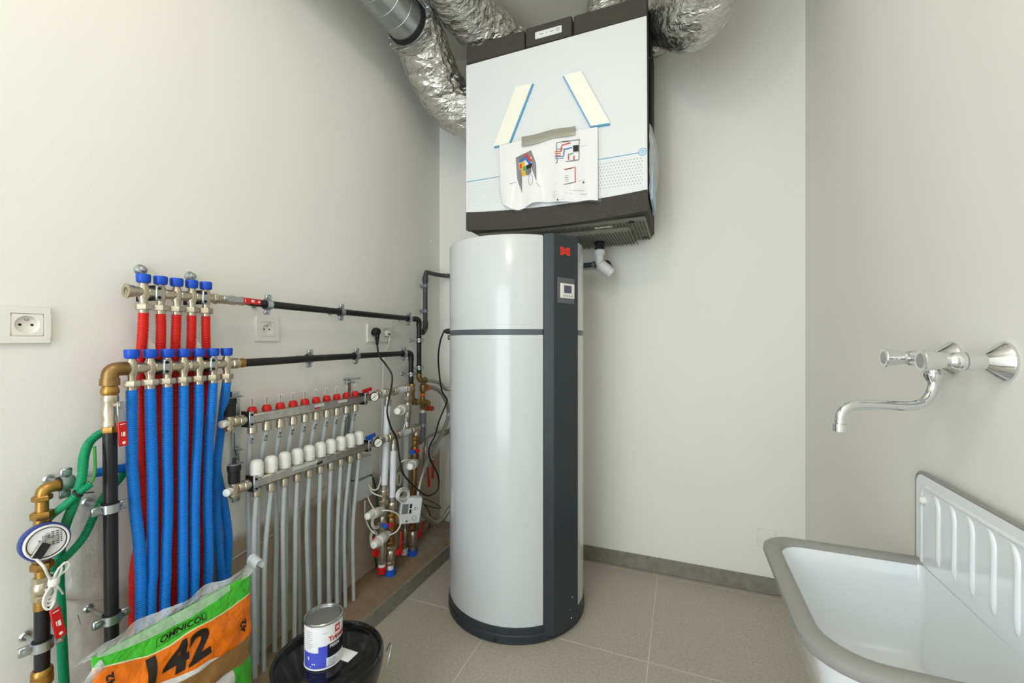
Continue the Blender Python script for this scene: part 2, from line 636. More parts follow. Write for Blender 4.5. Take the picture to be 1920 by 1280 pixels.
# skirting of the back wall
bb = struct(obj('baseboard_back', MB().box((CURBX, YB - 0.004, 0), (XR, YB, 0.070)), M_grout, loc=(0, YB, 0)))
sx = [CURBX, -0.714, -0.114, 0.486, XR]
for a, b in zip(sx[:-1], sx[1:]):
    obj('skirting_tile', MB().box((a + g * .5, YB - 0.010, 0.002), (b - g * .5, YB - 0.001, 0.073), 0.0008), M_skirt, bb)
br = struct(obj('baseboard_right', MB().box((XR - 0.004, YN, 0), (XR, YB - 0.012, 0.070)), M_grout, loc=(XR, 0, 0)))
ys = [YN + 0.0, -1.411, -0.811, -0.211, 0.389, 0.989, 1.589, 2.189, YB - 0.012]
for a, b in zip(ys[:-1], ys[1:]):
    obj('skirting_tile', MB().box((XR - 0.010, a + g * .5, 0.002), (XR - 0.001, b - g * .5, 0.073), 0.0008), M_skirt, br)
# raised screed ledge along the left wall, faced with tiles
lg = MB()
rows = []
nx, ny = 8, 60
for i in range(ny + 1):
    y = YN + (YB - YN) * i / ny
    r = []
    for j in range(nx + 1):
        x = XL + (CURBX - 0.010 - XL) * j / nx
        z = LEDGEZ - 0.002 + 0.006 * noise.noise(Vector((x * 14, y * 9, 0))) * (1 - j / nx)
        r.append((x, y, z))
    rows.append(r)
lg.grid(rows)
lg.box((XL, YN, -0.01), (CURBX - 0.010, YB, LEDGEZ - 0.012))
lo_ = struct(obj('trim_1', lg, M_screed, loc=(XL, 0, 0)))
lo_['label'] = 'raised bare screed ledge with tiled curb along the left wall'
ys = [YN, -1.411, -0.811, -0.211, 0.389, 0.989, 1.589, 2.189, YB - 0.012]
for a, b in zip(ys[:-1], ys[1:]):
    obj('curb_tile', MB().box((CURBX - 0.011, a + g * .5, 0.001), (CURBX, b - g * .5, LEDGEZ), 0.0008), M_curb, lo_)
# rubble of dried mortar in the corner of the ledge
rb = MB()
rows = []
for i in range(13):
    y = 1.78 + 0.44 * i / 12
    r = []
    for j in range(9):
        x = XL + 0.16 * j / 8
        e = math.sin(math.pi * i / 12) ** 0.7
        z = LEDGEZ - 0.004 + 0.085 * e * (1 - j / 8) * (0.75 + 0.6 * noise.noise(Vector((x * 30, y * 22, 3)))) 
        r.append((x, y, z))
    rows.append(r)
rb.grid(rows)
tag(obj('mortar_heap', rb, mat('dried_mortar', (120, 106, 86), 0.95, var=(30, 0.5, (158, 146, 124)), bump=(60, 0.7, 0.006))),
    'rough heap of dried mortar in the ledge corner behind the water heater', 'mortar')
# unseen bare-bulb lamp holder hanging above the camera
lt = thing('pendant_lamp', 'white bare-bulb lamp holder hanging from the ceiling above the viewer', 'lamp', (LAMP[0], LAMP[1], ZC))
obj('ceiling_rose', MB().lathe((LAMP[0], LAMP[1], ZC), (0, 0, -1), [(0, 0.05), (0.02, 0.05), (0.025, 0.04)], 24), M_lamp, lt)
obj('stem', MB().cyl((LAMP[0], LAMP[1], ZC - 0.02), (LAMP[0], LAMP[1], LAMP[2] + 0.13), 0.006), M_lamp, lt)
obj('socket_cup', MB().lathe((LAMP[0], LAMP[1], LAMP[2] + 0.135), (0, 0, -1), [(0, 0.014), (0.01, 0.02), (0.05, 0.02)], 24), M_lamp, lt)


# ================================================================== VENTILATION UNIT
UX0, UX1, UY0, UZ0, UZ1 = -0.936, -0.130, 1.766, 1.652, 2.514
un = thing('ventilation_unit', 'white-fronted heat recovery ventilation unit hung on the back wall above the water heater', 'ventilation unit', ((UX0 + UX1) / 2, 2.0, UZ0))


def dip(x, a):
    t = (x - UX0) / (UX1 - UX0)
    return a * (1 - (2 * t - 1) ** 2)


body = MB().box((UX0, UY0 + 0.022, UZ0 + 0.004), (UX1, YB - 0.006, UZ1 - 0.004), 0.012)
obj('shell', body, M_epp, un)
# side and underside ribs of the shell
obj('underside_plate', MB().box((UX0 + 0.03, UY0 + 0.06, UZ0 - 0.012), (UX1 - 0.012, YB - 0.03, UZ0 + 0.006), 0.006), M_eppb, un)
obj('underside_bulge', MB().box((-0.62, 1.90, UZ0 - 0.034), (-0.21, 2.17, UZ0 - 0.006), 0.012), M_eppb, un)
sl = MB()
for i in range(34):
    x = -0.60 + i * 0.0135
    for j in range(13):
        y = 1.85 + j * 0.026 + (0.013 if i % 2 else 0)
        inb = -0.63 < x < -0.20 and 1.89 < y < 2.18
        z = UZ0 - (0.0345 if inb else 0.0125)
        sl.box((x, y, z - 0.0006), (x + 0.0045, y + 0.012, z + 0.0006))
so = obj('vent_slots', sl, M_dark, un); so['kind'] = 'stuff'
for (x, y) in ((-0.20, 1.845), (-0.165, 2.14), (-0.86, 1.85), (-0.24, 2.0)):
    obj('screw_hole', MB().lathe((x, y, UZ0 - 0.013), (0, 0, 1), [(0, 0.016), (0.002, 0.016)], 16), M_dark, un)
obj('type_label', MB().box((-0.36, 1.875, UZ0 - 0.0135), (-0.285, 1.895, UZ0 - 0.011)), M_white, un)
# curved dark band along the lower front, panel above it, bezel on top
N = 24
xs = [UX0 + (UX1 - UX0) * i / N for i in range(N + 1)]
band = [(x, UZ0 + 0.006 - dip(x, 0.02)) for x in xs] + [(x, 1.741 - dip(x, 0.018)) for x in reversed(xs)]
mb = MB().prism([(x - UX0, z) for x, z in band], (UX0, UY0 + 0.03, 0), (1, 0, 0), (0, 0, 1), 0.032)
obj('lower_band', mb, M_epp, un)
pan = [(x, 1.742 - dip(x, 0.018)) for x in xs] + [(UX1 - 0.003, 2.429), (UX0, 2.424)]
mb = MB().prism([(x - UX0, z) for x, z in pan], (UX0, UY0 + 0.026, 0), (1, 0, 0), (0, 0, 1), 0.026)
pn = obj('front_panel', mb, M_panel, un)
for a, b in ((UX0, -0.647), (-0.640, -0.434), (-0.427, UX1)):
    proud = 0.006 if a == -0.640 else 0.0
    obj('top_bezel', MB().box((a, UY0 - proud, 2.430), (b, UY0 + 0.06, UZ1), 0.005), M_epp, un)
cp = obj('control_panel', MB().box((-0.596, UY0 - 0.009, 2.452), (-0.476, UY0 - 0.003, 2.483), 0.003), M_whitec, un)
pr = MB()
for (a, b) in ((-0.576, -0.558), (-0.528, -0.512)):
    pr.box((a, UY0 - 0.0096, 2.466), (b, UY0 - 0.0088, 2.4685))
pr.box((-0.544, UY0 - 0.0096, 2.462), (-0.5425, UY0 - 0.0088, 2.473))
pr.lathe((-0.494, UY0 - 0.0088, 2.468), (0, -1, 0), [(0, 0.0075), (0.0008, 0.0075), (0.0008, 0.006), (0, 0.006)], 20, False, False)
pr.quad3([(-0.497, UY0 - 0.009, 2.468), (-0.495, UY0 - 0.009, 2.4655), (-0.490, UY0 - 0.009, 2.4715), (-0.4905, UY0 - 0.009, 2.473), (-0.495, UY0 - 0.009, 2.4678)], 0.0006)
obj('control_print', pr, M_inkg, cp)
# print on the panel: thin blue line with a round mark, rows of dots
FY = UY0 - 0.0006
pl = MB()
za, zb = PY(877, 341, UY0).z, PY(1198, 286.4, UY0).z
pl.quad3([(UX0 + 0.002, FY, za - .0016), (-0.162, FY, zb - .0016), (-0.162, FY, zb + .0016), (UX0 + 0.002, FY, za + .0016)], 0.0004)
cx = PY(1204.7, 284.5, UY0)
pl.lathe((cx.x, UY0, cx.z), (0, -1, 0), [(0, 0.0155), (0.0007, 0.0155), (0.0007, 0.0130), (0, 0.0130)], 28, False, False)
obj('blue_line_print', pl, M_sky, pn)
obj('round_mark_print', MB().lathe((cx.x, UY0, cx.z), (0, -1, 0), [(0, 0.0095), (0.0007, 0.0095)], 24), M_skyp, pn)
dm = MB()
for i in range(64):
    for j in range(9):
        x = UX0 + 0.012 + i * 0.0122
        z = zb - 0.022 - j * 0.0125
        if x < UX1 - 0.014:
            r = 0.0024 if x > -0.5 else 0.0013
            dm.lathe((x + (0.006 if j % 2 else 0), UY0, z), (0, -1, 0), [(0, r), (0.0006, r)], 6, cap0=False)
do = obj('dot_print', dm, M_dot, pn); do['kind'] = 'stuff'
# two slanting cream strips with blue edges stuck on the panel
for sgx, pts in zip((-1, 1), ([(970, 164.5), (1001, 158.7), (957, 272), (927.7, 278)], [(1055.8, 144.6), (1088.7, 136.4), (1143.7, 234.8), (1107.4, 240.7)])):
    q = [PY(u, v, UY0 - 0.001) for u, v in pts][::-1]
    s0 = obj('panel_strip', MB().quad3(q, 0.009), M_sky, un)
    cc = sum(q, Vector()) / 4
    q2 = [cc + (p - cc) * 0.985 + Vector((0.0035 * sgx, -0.0092, 0.003)) for p in q]
    obj('strip_face', MB().quad3(q2, 0.002), M_strip, s0)
# dark sealing strip and clips on the right side
obj('side_clip', MB().box((UX1 - 0.002, 1.86, 2.02), (UX1 + 0.014, 1.90, 2.32), 0.006), M_rubber, un)
obj('side_clip', MB().box((UX1 - 0.002, 1.86, 2.34), (UX1 + 0.012, 1.90, 2.44), 0.006), M_rubber, un)

# paper sleeve taped to the front
def paper_pt(s, t, lift=0.0):
    """s 0..1 left to right, t 0..1 top to bottom"""
    tl, tr = PY(938.7, 274.7, UY0), PY(1121.5, 240.7, UY0)
    bl, br_ = PY(942, 377, UY0), PY(1122.6, 377.5, UY0)
    p = (tl.lerp(tr, s)).lerp(bl.lerp(br_, s), t)
    sag = math.exp(-((s - 0.17) / 0.16) ** 2) * 0.042 + math.exp(-((s - 0.62) / 0.30) ** 2) * 0.008
    p.z -= sag * t ** 2
    wv = 0.004 + t * (0.010 * math.sin(s * 11 + 0.6) ** 2 + 0.004 * math.sin(s * 23)) + 0.002 * math.sin(t * 5 + s * 3)
    if s < 0.05 and t > 0.8:
        p.x += (0.05 - s) * 0.5 * (t - 0.8) * 5 * 0.25
    return Vector((p.x, UY0 - 0.010 - max(wv, 0.001) - lift, p.z))


pm = MB()
pm.grid([[paper_pt(i / 40, j / 26) for i in range(41)] for j in range(27)])
sh = thing('paper_sleeve', 'white sheet of printed drawings in a clear sleeve taped on the ventilation unit front', 'paper', paper_pt(0.5, 1))
obj('sheet', pm, M_paper, sh)
fm = MB()
NS, NT = 24, 14
f1 = [[paper_pt(-0.03 + 1.06 * i / NS, 0.02 + 1.0 * j / NT, 0.0016) for i in range(NS + 1)] for j in range(NT + 1)]
fm.grid(f1)
obj('clear_sleeve', fm, mat('sleeve_film', (246, 247, 248), 0.1, alpha=0.10), sh)


def on_paper(mbx, st, lift=0.0010, m=0):
    """outline in paper coordinates, as a fan from its centre"""
    mbx.m = m
    n = len(st)
    cs = sum(p[0] for p in st) / n; ct = sum(p[1] for p in st) / n
    vs = [paper_pt(a, b, lift) for a, b in st] + [paper_pt(cs, ct, lift)]
    mbx.add(vs, [(i, (i + 1) % n, n) for i in range(n)])


def cr(x, y):                   # position in the close-up of the sheet -> sheet coordinates
    u, v = 900 + x / 4.267, 120 + y / 4.267
    s = (u - 938.7) / 183
    top = 274.7 - 34 * s
    return s, (v - top) / (377.3 - top)


def cpoly(mbx, pts, lift=0.001, m=0):
    on_paper(mbx, [cr(*p) for p in pts], lift, m)


def cline(mbx, a, b, w=3, lift=0.001, m=0):
    ax, ay = a; bx, by = b
    L = math.hypot(bx - ax, by - ay)
    nx_, ny_ = -(by - ay) / L * w / 2, (bx - ax) / L * w / 2
    cpoly(mbx, [(ax + nx_, ay + ny_), (bx + nx_, by + ny_), (bx - nx_, by - ny_), (ax - nx_, ay - ny_)], lift, m)


INKS = [M_inkg, M_inkr, M_inkb, M_inky, M_inkgr, M_ink, M_paper]
d = MB()                          # cut-away drawing of the room, left half
cpoly(d, [(303, 755), (348, 738), (348, 1000), (310, 905)], .001, 0)
cpoly(d, [(303, 755), (433, 700), (445, 745), (348, 790)], .0011, 0)
cpoly(d, [(433, 700), (472, 800), (472, 942), (440, 850)], .0012, 0)
cline(d, (335, 765), (400, 735), 26, .0016, 1); cline(d, (395, 738), (435, 790), 22, .0017, 1)
cline(d, (330, 790), (385, 750), 16, .002, 2); cline(d, (385, 755), (430, 815), 20, .0021, 2)
cpoly(d, [(325, 790), (378, 790), (378, 840), (330, 840)], .0024, 3)
cpoly(d, [(345, 845), (383, 840), (383, 885), (350, 885)], .0024, 3)
cpoly(d, [(335, 800), (352, 795), (352, 832), (335, 832)], .0028, 1)
cpoly(d, [(360, 825), (400, 815), (400, 850), (365, 850)], .0028, 4)
cpoly(d, [(385, 850), (433, 838), (433, 870), (405, 890), (385, 880)], .003, 0)
cpoly(d, [(390, 815), (440, 800), (436, 835), (395, 845)], .0029, 5)
for k in range(12):
    a0 = 2 * math.pi * k / 12; a1 = 2 * math.pi * (k + 1) / 12
    cline(d, (426 + 19 * math.cos(a0), 925 + 38 * math.sin(a0)), (426 + 19 * math.cos(a1), 925 + 38 * math.sin(a1)), 2.5, .003, 0)
cline(d, (250, 942), (300, 925), 2, .001, 5); cline(d, (320, 932), (350, 950), 2, .001, 5); cline(d, (470, 950), (498, 985), 2, .001, 5)
obj('room_drawing', d, INKS, sh)
d = MB()                          # floor plan, top right
for a, b in (((637, 640), (640, 800)), ((637, 640), (815, 615)), ((810, 615), (806, 770)), ((625, 800), (806, 772)), ((640, 692), (700, 690))):
    cline(d, a, b, 7, .001, 0)
for y in (712, 728, 744):
    cline(d, (622, y), (670, y - 4), 8, .0012, 1)
cline(d, (672, 712), (676, 668), 9, .0014, 1); cline(d, (676, 662), (745, 640), 10, .0014, 1)
for y in (752, 766):
    cline(d, (622, y), (690, y - 4), 6, .0012, 2)
cline(d, (690, 750), (696, 700), 10, .0014, 2); cline(d, (696, 694), (755, 676), 11, .0014, 2)
cpoly(d, [(760, 660), (808, 655), (808, 708), (762, 712)], .0016, 0)
cpoly(d, [(764, 664), (804, 660), (804, 704), (766, 707)], .0019, 5)
cline(d, (722, 735), (765, 720), 9, .0014, 4)
for x in (728, 768):
    cline(d, (x, 740), (x, 775), 11, .0016, 1)
cline(d, (680, 634), (740, 626), 8, .0015, 5)
cline(d, (820, 670), (868, 660), 1.6, .001, 5)
obj('plan_drawing', d, INKS, sh)
d = MB()                          # wall view and title block
cline(d, (776, 830), (776, 950), 8, .0012, 1); cline(d, (690, 968), (778, 945), 6, .0012, 0); cline(d, (692, 850), (776, 828), 5, .0012, 1)
cline(d, (700, 852), (750, 838), 6, .0014, 5)
for i in range(4):
    cline(d, (700, 900 + i * 14), (724, 897 + i * 14), 3, .001, 0)
cpoly(d, [(835, 948), (848, 946), (848, 962), (835, 964)], .001, 5)
for y, x1 in ((1030, 630), (1042, 716), (1058, 640), (1070, 694)):
    cline(d, (604, y), (x1, y - 12), 2.2, .001, 0)
cline(d, (735, 1036), (760, 1036), 2.2, .001, 0); cline(d, (820, 1045), (870, 1052), 2.2, .001, 0); cline(d, (740, 1010), (900, 1025), 1.4, .001, 0)
cpoly(d, [(640, 1076), (650, 1082), (646, 1094), (636, 1090)], .001, 5)
cline(d, (660, 1086), (698, 1078), 2.2, .001, 0); cline(d, (615, 962), (625, 961), 3, .001, 0); cline(d, (800, 940), (860, 934), 1.6, .001, 0)
obj('title_block', d, INKS, sh)
tp = MB()
rows = []
for j in range(5):
    r = []
    for i in range(17):
        s = i / 16; t = j / 4
        u = 978 + 100.5 * s; v = (256 - 21 * s + 1.2 * math.sin(s * 8)) + t * (18.5 - 3 * s)
        p = PY(u, v, UY0 - 0.012 - 0.011 * min(1, t * 1.5) * (1.0 + 0.2 * math.sin(s * 9)))
        r.append(p)
    rows.append(r)
tp.grid(rows)
tag(obj('adhesive_tape', tp, M_tape), 'strip of silver tape holding the paper to the ventilation unit', 'tape')
# document pouch hanging on the right side of the unit
pb = MB()
rows = []
for j in range(17):
    t = j / 16
    r = []
    for i in range(13):
        s = i / 12
        y = 1.80 + 0.27 * s
        z = 2.02 - 0.28 * t - 0.03 * s * t
        bl = 0.032 * math.sin(math.pi * min(1, s * 1.02)) ** 0.6 * math.sin(math.pi * (0.10 + 0.88 * t)) * (1.1 - 0.5 * t)
        r.append((UX1 + 0.006 + bl + 0.004 * noise.noise(Vector((s * 6, t * 8, 1))), y, z))
    rows.append(r)
pb.grid(rows)
rows2 = [[(UX1 + 0.004, p[1], p[2]) for p in r] for r in rows]
pb.grid(rows2)
pt = thing('document_pouch', 'clear plastic pouch of manuals hanging on the right side of the ventilation unit', 'pouch', (UX1 + 0.02, 1.93, 1.70))
obj('film', pb, M_filmw, pt)
obj('manual', MB().box((UX1 + 0.006, 1.825, 1.72), (UX1 + 0.018, 2.04, 1.975), 0.002), mat('manual_paper', (186, 206, 222), 0.6), pt)

# condensate drain under the unit
DXc, DYc = PY(1124, 447, 2.06).x, 2.06
dr = thing('condensate_trap', 'white drain trap hanging under the ventilation unit', 'drain trap', (DXc, DYc, 1.50))
zt = UZ0 - 0.030
obj('black_collar', MB().lathe((DXc, DYc, zt), (0, 0, -1), [(0, 0.026), (0.012, 0.026), (0.012, 0.021), (0.034, 0.021), (0.036, 0.024), (0.044, 0.024)], 20), M_rubber, dr)
z1 = zt - 0.042
obj('union_nut', MB().lathe((DXc, DYc, z1), (0, 0, -1), [(0, 0.024), (0.006, 0.026), (0.022, 0.025), (0.026, 0.02)], 12), M_whitec, dr)
pth = spline([(DXc, DYc, z1 - 0.02), (DXc, DYc, z1 - 0.062), (DXc + 0.012, DYc, z1 - 0.085)], 0.006)
obj('outlet_pipe', MB().tube(pth, 0.0185, 16), M_whitec, dr)
e0 = Vector((DXc + 0.002, DYc, z1 - 0.068)); e1 = Vector((DXc + 0.052, DYc + 0.02, z1 - 0.112))
obj('elbow', MB().lathe(e0, e1 - e0, [(0, 0.024), (0.01, 0.027), (0.05, 0.027), (0.052, 0.0245), (0.068, 0.0245), (0.074, 0.018)], 18), M_whitec, dr)
# dark condensate pipe along the back wall, round the corner and down
zc = 1.534
cpth = [(e1.x - 0.005, e1.y + 0.01, e1.z + 0.004), (e1.x - 0.03, YB - 0.06, zc), (e1.x - 0.09, YB - 0.04, zc), (-0.7, YB - 0.036, zc - 0.005), (-1.2, YB - 0.036, zc - 0.008)]
cd = thing('condensate_pipe', 'dark grey drain pipe running behind the water heater and down the corner', 'pipe', (-1.2, YB - 0.04, 1.18))
obj('horizontal_pipe', MB().tube(spline(cpth, 0.012), 0.0125, 12), M_gpipe, cd)
cvx, cvy = XL + 0.03, W(797.5, 560, 0.03).y
zt_ = zc - 0.008
obj('corner_pipe', MB().tube(spline([(-1.19, YB - 0.036, zt_), (cvx + 0.03, YB - 0.05, zt_), (cvx, cvy + 0.04, zt_ + 0.002), (cvx, cvy + 0.012, zt_), (cvx, cvy, zt_ - 0.03), (cvx, cvy, zt_ - 0.06)], 0.008), 0.0125, 12), M_gpipe, cd)
obj('elbow', MB().lathe((cvx, cvy, zt_ - 0.025), (0, 0, -1), [(0, 0.015), (0.004, 0.0165), (0.03, 0.0165), (0.034, 0.014)], 14), M_gpipe, cd)
zb_ = W(800, 606, 0.03).z
obj('vertical_pipe', MB().cyl((cvx, cvy, zt_ - 0.05), (cvx, cvy, zb_), 0.0125, n=14), M_gpipe, cd)
obj('lower_elbow', MB().tube(spline([(cvx, cvy, zb_ + 0.012), (cvx, cvy, zb_ - 0.02), (cvx + 0.004, cvy - 0.022, zb_ - 0.045), (cvx + 0.01, cvy - 0.045, zb_ - 0.052)], 0.006), 0.0158, 14), M_gpipe, cd)
for zz in (zt_ - 0.085, zb_ + 0.06):
    obj('pipe_clip', MB().lathe((cvx, cvy, zz), (0, 0, 1), [(0, 0.0155), (0.016, 0.0155)], 16).box((XL, cvy - 0.012, zz), (cvx, cvy + 0.012, zz + 0.016)), M_greyp, cd)
pc = B(1113, 498, 0.04)
obj('pipe_clip', MB().lathe((pc.x - 0.007, YB - 0.04, zc), (1, 0, 0), [(0, 0.017), (0.014, 0.017)], 16).box((pc.x - 0.007, YB - 0.04, zc - 0.012), (pc.x + 0.007, YB, zc + 0.012)), M_greyp, cd)


# ================================================================== AIR DUCTS
def foil(name, label, pts, r, seed, cat='duct', group='foil ducts of the ventilation unit'):
    path = spline(pts, 0.006)
    rad = []
    for i, p in enumerate(path):
        def f(a, i=i):
            ca, sa = math.cos(a), math.sin(a)
            fold = noise.noise(Vector((i * 0.16 + 2.0 * ca, 2.3 * sa, seed)))
            fine = noise.noise(Vector((i * 0.55, 3.2 * ca, 3.2 * sa + seed * 3)))
            return r * (1 + 0.045 * fold + 0.022 * fine)
        rad.append(f)
    mb = MB().tube(path, rad, 56)
    o = obj(name, mb, M_foil)
    return tag(o, label, cat, group)


GX, GZ = -1.13, 2.515
gy1 = PX(765, 45, GX).y
GZ = PX(765, 45, GX).z
gd = thing('galvanised_duct', 'round galvanised steel duct with a clamp near the ceiling by the left wall', 'duct', (GX, 0.9, GZ))
obj('duct_pipe', MB().lathe((GX, -0.2, GZ), (0, 1, 0), [(0, 0.088), (gy1 + 0.2, 0.088)], 40), M_galv, gd)
for k in range(5):
    y = gy1 - 0.10 - 0.075 * k
    obj('seam', MB().lathe((GX, y, GZ), (0, 1, 0.0), [(0, 0.0882), (0.001, 0.0896), (0.003, 0.0896), (0.004, 0.0882)], 40, False, False), M_galv, gd)
cl = obj('duct_clamp', MB().lathe((GX, gy1 - 0.006, GZ), (0, 1, 0), [(0, 0.089), (0.0, 0.098), (0.024, 0.099), (0.024, 0.089)], 40), M_zinc, gd)
obj('rubber_ring', MB().lathe((GX, gy1 - 0.028, GZ), (0, 1, 0), [(0, 0.0885), (0, 0.0935), (0.018, 0.095), (0.022, 0.0885)], 40), M_rubber, cl)
obj('rubber_ring', MB().lathe((GX, gy1 + 0.018, GZ), (0, 1, 0), [(0, 0.0885), (0, 0.099), (0.012, 0.1), (0.014, 0.0885)], 40), M_rubber, cl)
obj('clamp_bolt', MB().box((GX + 0.080, gy1 - 0.01, GZ + 0.035), (GX + 0.115, gy1 + 0.03, GZ + 0.055), 0.003).cyl((GX + 0.1, gy1 - 0.005, GZ + 0.05), (GX + 0.1, gy1 - 0.03, GZ + 0.05), 0.007), M_zinc, cl)

foil('foil_duct', 'crinkled foil duct curving from the galvanised duct into the left side of the ventilation unit',
     [(GX, gy1 + 0.01, GZ), (GX + 0.003, gy1 + 0.09, GZ - 0.015), (GX + 0.01, gy1 + 0.20, GZ - 0.12), (GX + 0.05, gy1 + 0.30, GZ - 0.21), (UX0 - 0.06, 1.93, 2.295), (UX0 + 0.02, 1.98, 2.30)], 0.121, 1.3)
foil('foil_duct', 'crinkled foil duct dropping from the ceiling onto the top left of the ventilation unit',
     [(-0.91, 0.95, 2.66), (-0.91, 1.25, 2.66), (-0.91, 1.52, 2.655), (-0.90, 1.72, 2.63), (-0.82, 1.90, 2.585), (-0.74, 2.00, 2.52)], 0.117, 4.1)
foil('foil_duct', 'large foil duct elbow bulging out at the top right of the ventilation unit',
     [(UX1 - 0.01, 2.05, 2.62), (UX1 + 0.06, 1.95, 2.55), (0.035, 1.80, 2.40), (0.092, 1.68, 2.415), (0.112, 1.62, 2.55), (0.115, 1.60, 2.79)], 0.117, 7.7)
foil('foil_duct', 'dark creased foil duct squeezed between the unit side and the large elbow',
     [(UX1 - 0.02, 2.14, 2.575), (UX1 + 0.02, 2.14, 2.58), (UX1 + 0.05, 2.14, 2.64), (UX1 + 0.055, 2.14, 2.79)], 0.072, 9.2)
foil('foil_duct', 'foil duct rising behind the top edge of the ventilation unit near its right end',
     [(-0.36, 2.06, 2.50), (-0.36, 2.06, 2.60), (-0.33, 2.04, 2.70), (-0.30, 2.02, 2.80)], 0.100, 11.9)


# ================================================================== WATER HEATER
TX, TY, TR, TZ = -0.686, 1.768, 0.2945, 1.546
wh = thing('water_heater', 'tall round white heat pump water heater with a dark slate front strip', 'water heater', (TX, TY, 0))


def ring(z0, z1, r, mats, name, top=False, bot=False, ch=0.004):
    return obj(name, MB().lathe((TX, TY, z0), (0, 0, 1), [(0, r - ch), (ch, r), (z1 - z0 - ch, r), (z1 - z0, r - ch)], 96, True, True), mats, wh)


ring(0.0, 0.036, TR + 0.0035, M_slate3, 'base_ring')
ring(0.036, 0.064, TR + 0.001, M_slate2 and M_slate3, 'base_collar', ch=0.002)
ring(0.064, 1.165, TR - 0.001, M_enamel, 'lower_casing', ch=0.001)
ring(1.165, 1.186, TR - 0.002, M_slate2, 'band', ch=0.002)
obj('upper_casing', MB().lathe((TX, TY, 1.186), (0, 0, 1), [(0, TR - 0.002), (0.001, TR - 0.001), (0.354, TR - 0.001), (0.359, TR - 0.004), (0.3605, TR - 0.012), (0.3605, 0.01)], 96), M_enamel, wh)
obj('foot_screw', MB().cyl((TX + 0.03, TY - TR - 0.004, 0.016), (TX + 0.03, TY - TR + 0.004, 0.016), 0.006), M_dark, wh)
nf = Vector((0.8687, -0.4954, 0)).normalized()
tf = Vector((0.4954, 0.8687, 0)).normalized()        # to the right of the strip
tc_ = Vector((TX, TY, 0))


def fs_pt(a, dd, z):
    return tc_ + tf * a + nf * dd + Vector((0, 0, z))


prof = [(-0.0935, 0.278), (-0.0665, 0.306), (0.0665, 0.306), (0.0935, 0.278)]
mb = MB()
vs = [fs_pt(a, dd, 0.024) for a, dd in prof] + [fs_pt(a, dd, TZ + 0.004) for a, dd in prof]
mb.add(vs, [(0, 1, 5, 4), (1, 2, 6, 5), (2, 3, 7, 6), (3, 0, 4, 7), (0, 3, 2, 1), (4, 5, 6, 7)])
fs = obj('front_strip', mb, M_slate, wh)
# black joint at the left edge of the strip
obj('strip_edge', MB().add([fs_pt(-0.0965, 0.2760, 0.06), fs_pt(-0.0930, 0.2800, 0.06), fs_pt(-0.0930, 0.2800, TZ), fs_pt(-0.0965, 0.2760, TZ),
                            fs_pt(-0.0965, 0.272, 0.06), fs_pt(-0.0930, 0.272, 0.06), fs_pt(-0.0930, 0.272, TZ), fs_pt(-0.0965, 0.272, TZ)],
                           [(0, 1, 2, 3), (4, 7, 6, 5), (0, 4, 5, 1), (3, 2, 6, 7), (0, 3, 7, 4), (1, 5, 6, 2)]), M_dark, fs)


def strip_box(a0, a1, z0, z1, d0, d1, ch=0.0):
    M = Matrix(((tf.x, 0, nf.x, TX), (tf.y, 0, nf.y, TY), (0, 1, 0, 0), (0, 0, 0, 1)))
    return MB().box((a0, z0, d0), (a1, z1, d1), ch, M)


# red emblem: two halves with a notch above and a notch below, and the name underneath
lz = 1.489
em = MB()
for poly in ([(-0.027, 0.001), (0.027, 0.001), (0.027, 0.016), (0.013, 0.016), (0.0, 0.009), (-0.013, 0.016), (-0.027, 0.016)],
             [(-0.027, -0.001), (-0.027, -0.016), (-0.013, -0.016), (-0.006, -0.0105), (0.006, -0.0105), (0.013, -0.016), (0.027, -0.016), (0.027, -0.001)][::-1]):
    em.prism(poly, fs_pt(-0.006, 0.306, lz), tf, (0, 0, 1), 0.0006)
obj('emblem', em, mat('emblem_red', (226, 52, 34), 0.4), fs)
obj('maker_name', text_mb('METRO THERM', 0.0075, fs_pt(-0.006, 0.306, lz - 0.0215), tf, (0, 0, 1), 0.0006), M_ink, fs)
# display
zd0, zd1 = 1.287, 1.386
dp = obj('display_plate', strip_box(-0.047, 0.045, zd0, zd1, 0.304, 0.3085, 0.0015), mat('display_grey', (96, 100, 104), 0.4), wh)
obj('display_face', strip_box(-0.034, 0.040, zd0 + 0.020, zd1 - 0.022, 0.3065, 0.3135, 0.0015), M_white, dp)
obj('screen', strip_box(-0.018, 0.022, zd0 + 0.040, zd1 - 0.030, 0.313, 0.3142), M_lcdd, dp)
for k in range(4):
    obj('button', strip_box(-0.022 + 0.014 * k, -0.016 + 0.014 * k, zd0 + 0.027, zd0 + 0.031, 0.313, 0.3144), M_greyp, dp)
for (a, z, r) in ((0.035, 0.135, 0.0022), (0.03, 0.055, 0.003), (0.024, 0.09, 0.0011)):
    obj('paint_speck', MB().lathe(fs_pt(a, 0.306, z), nf, [(0, r), (0.0005, r * .8)], 8), M_white, fs)
for a in (1.55, 2.35):
    p = Vector((TX + 0.27 * math.cos(a * 2), TY - 0.27 * abs(math.sin(a)), TZ))
    obj('lid_screw', MB().cyl(p, p + Vector((0, 0, 0.004)), 0.004), M_zinc, wh)
# side outlets on the left
sd = Vector((-0.955, -0.297, 0)).normalized()
obj('side_spigot', MB().cyl(tc_ + sd * (TR - 0.01) + Vector((0, 0, 1.158)), tc_ + sd * (TR + 0.014) + Vector((0, 0, 1.158)), 0.011), M_slate2, wh)


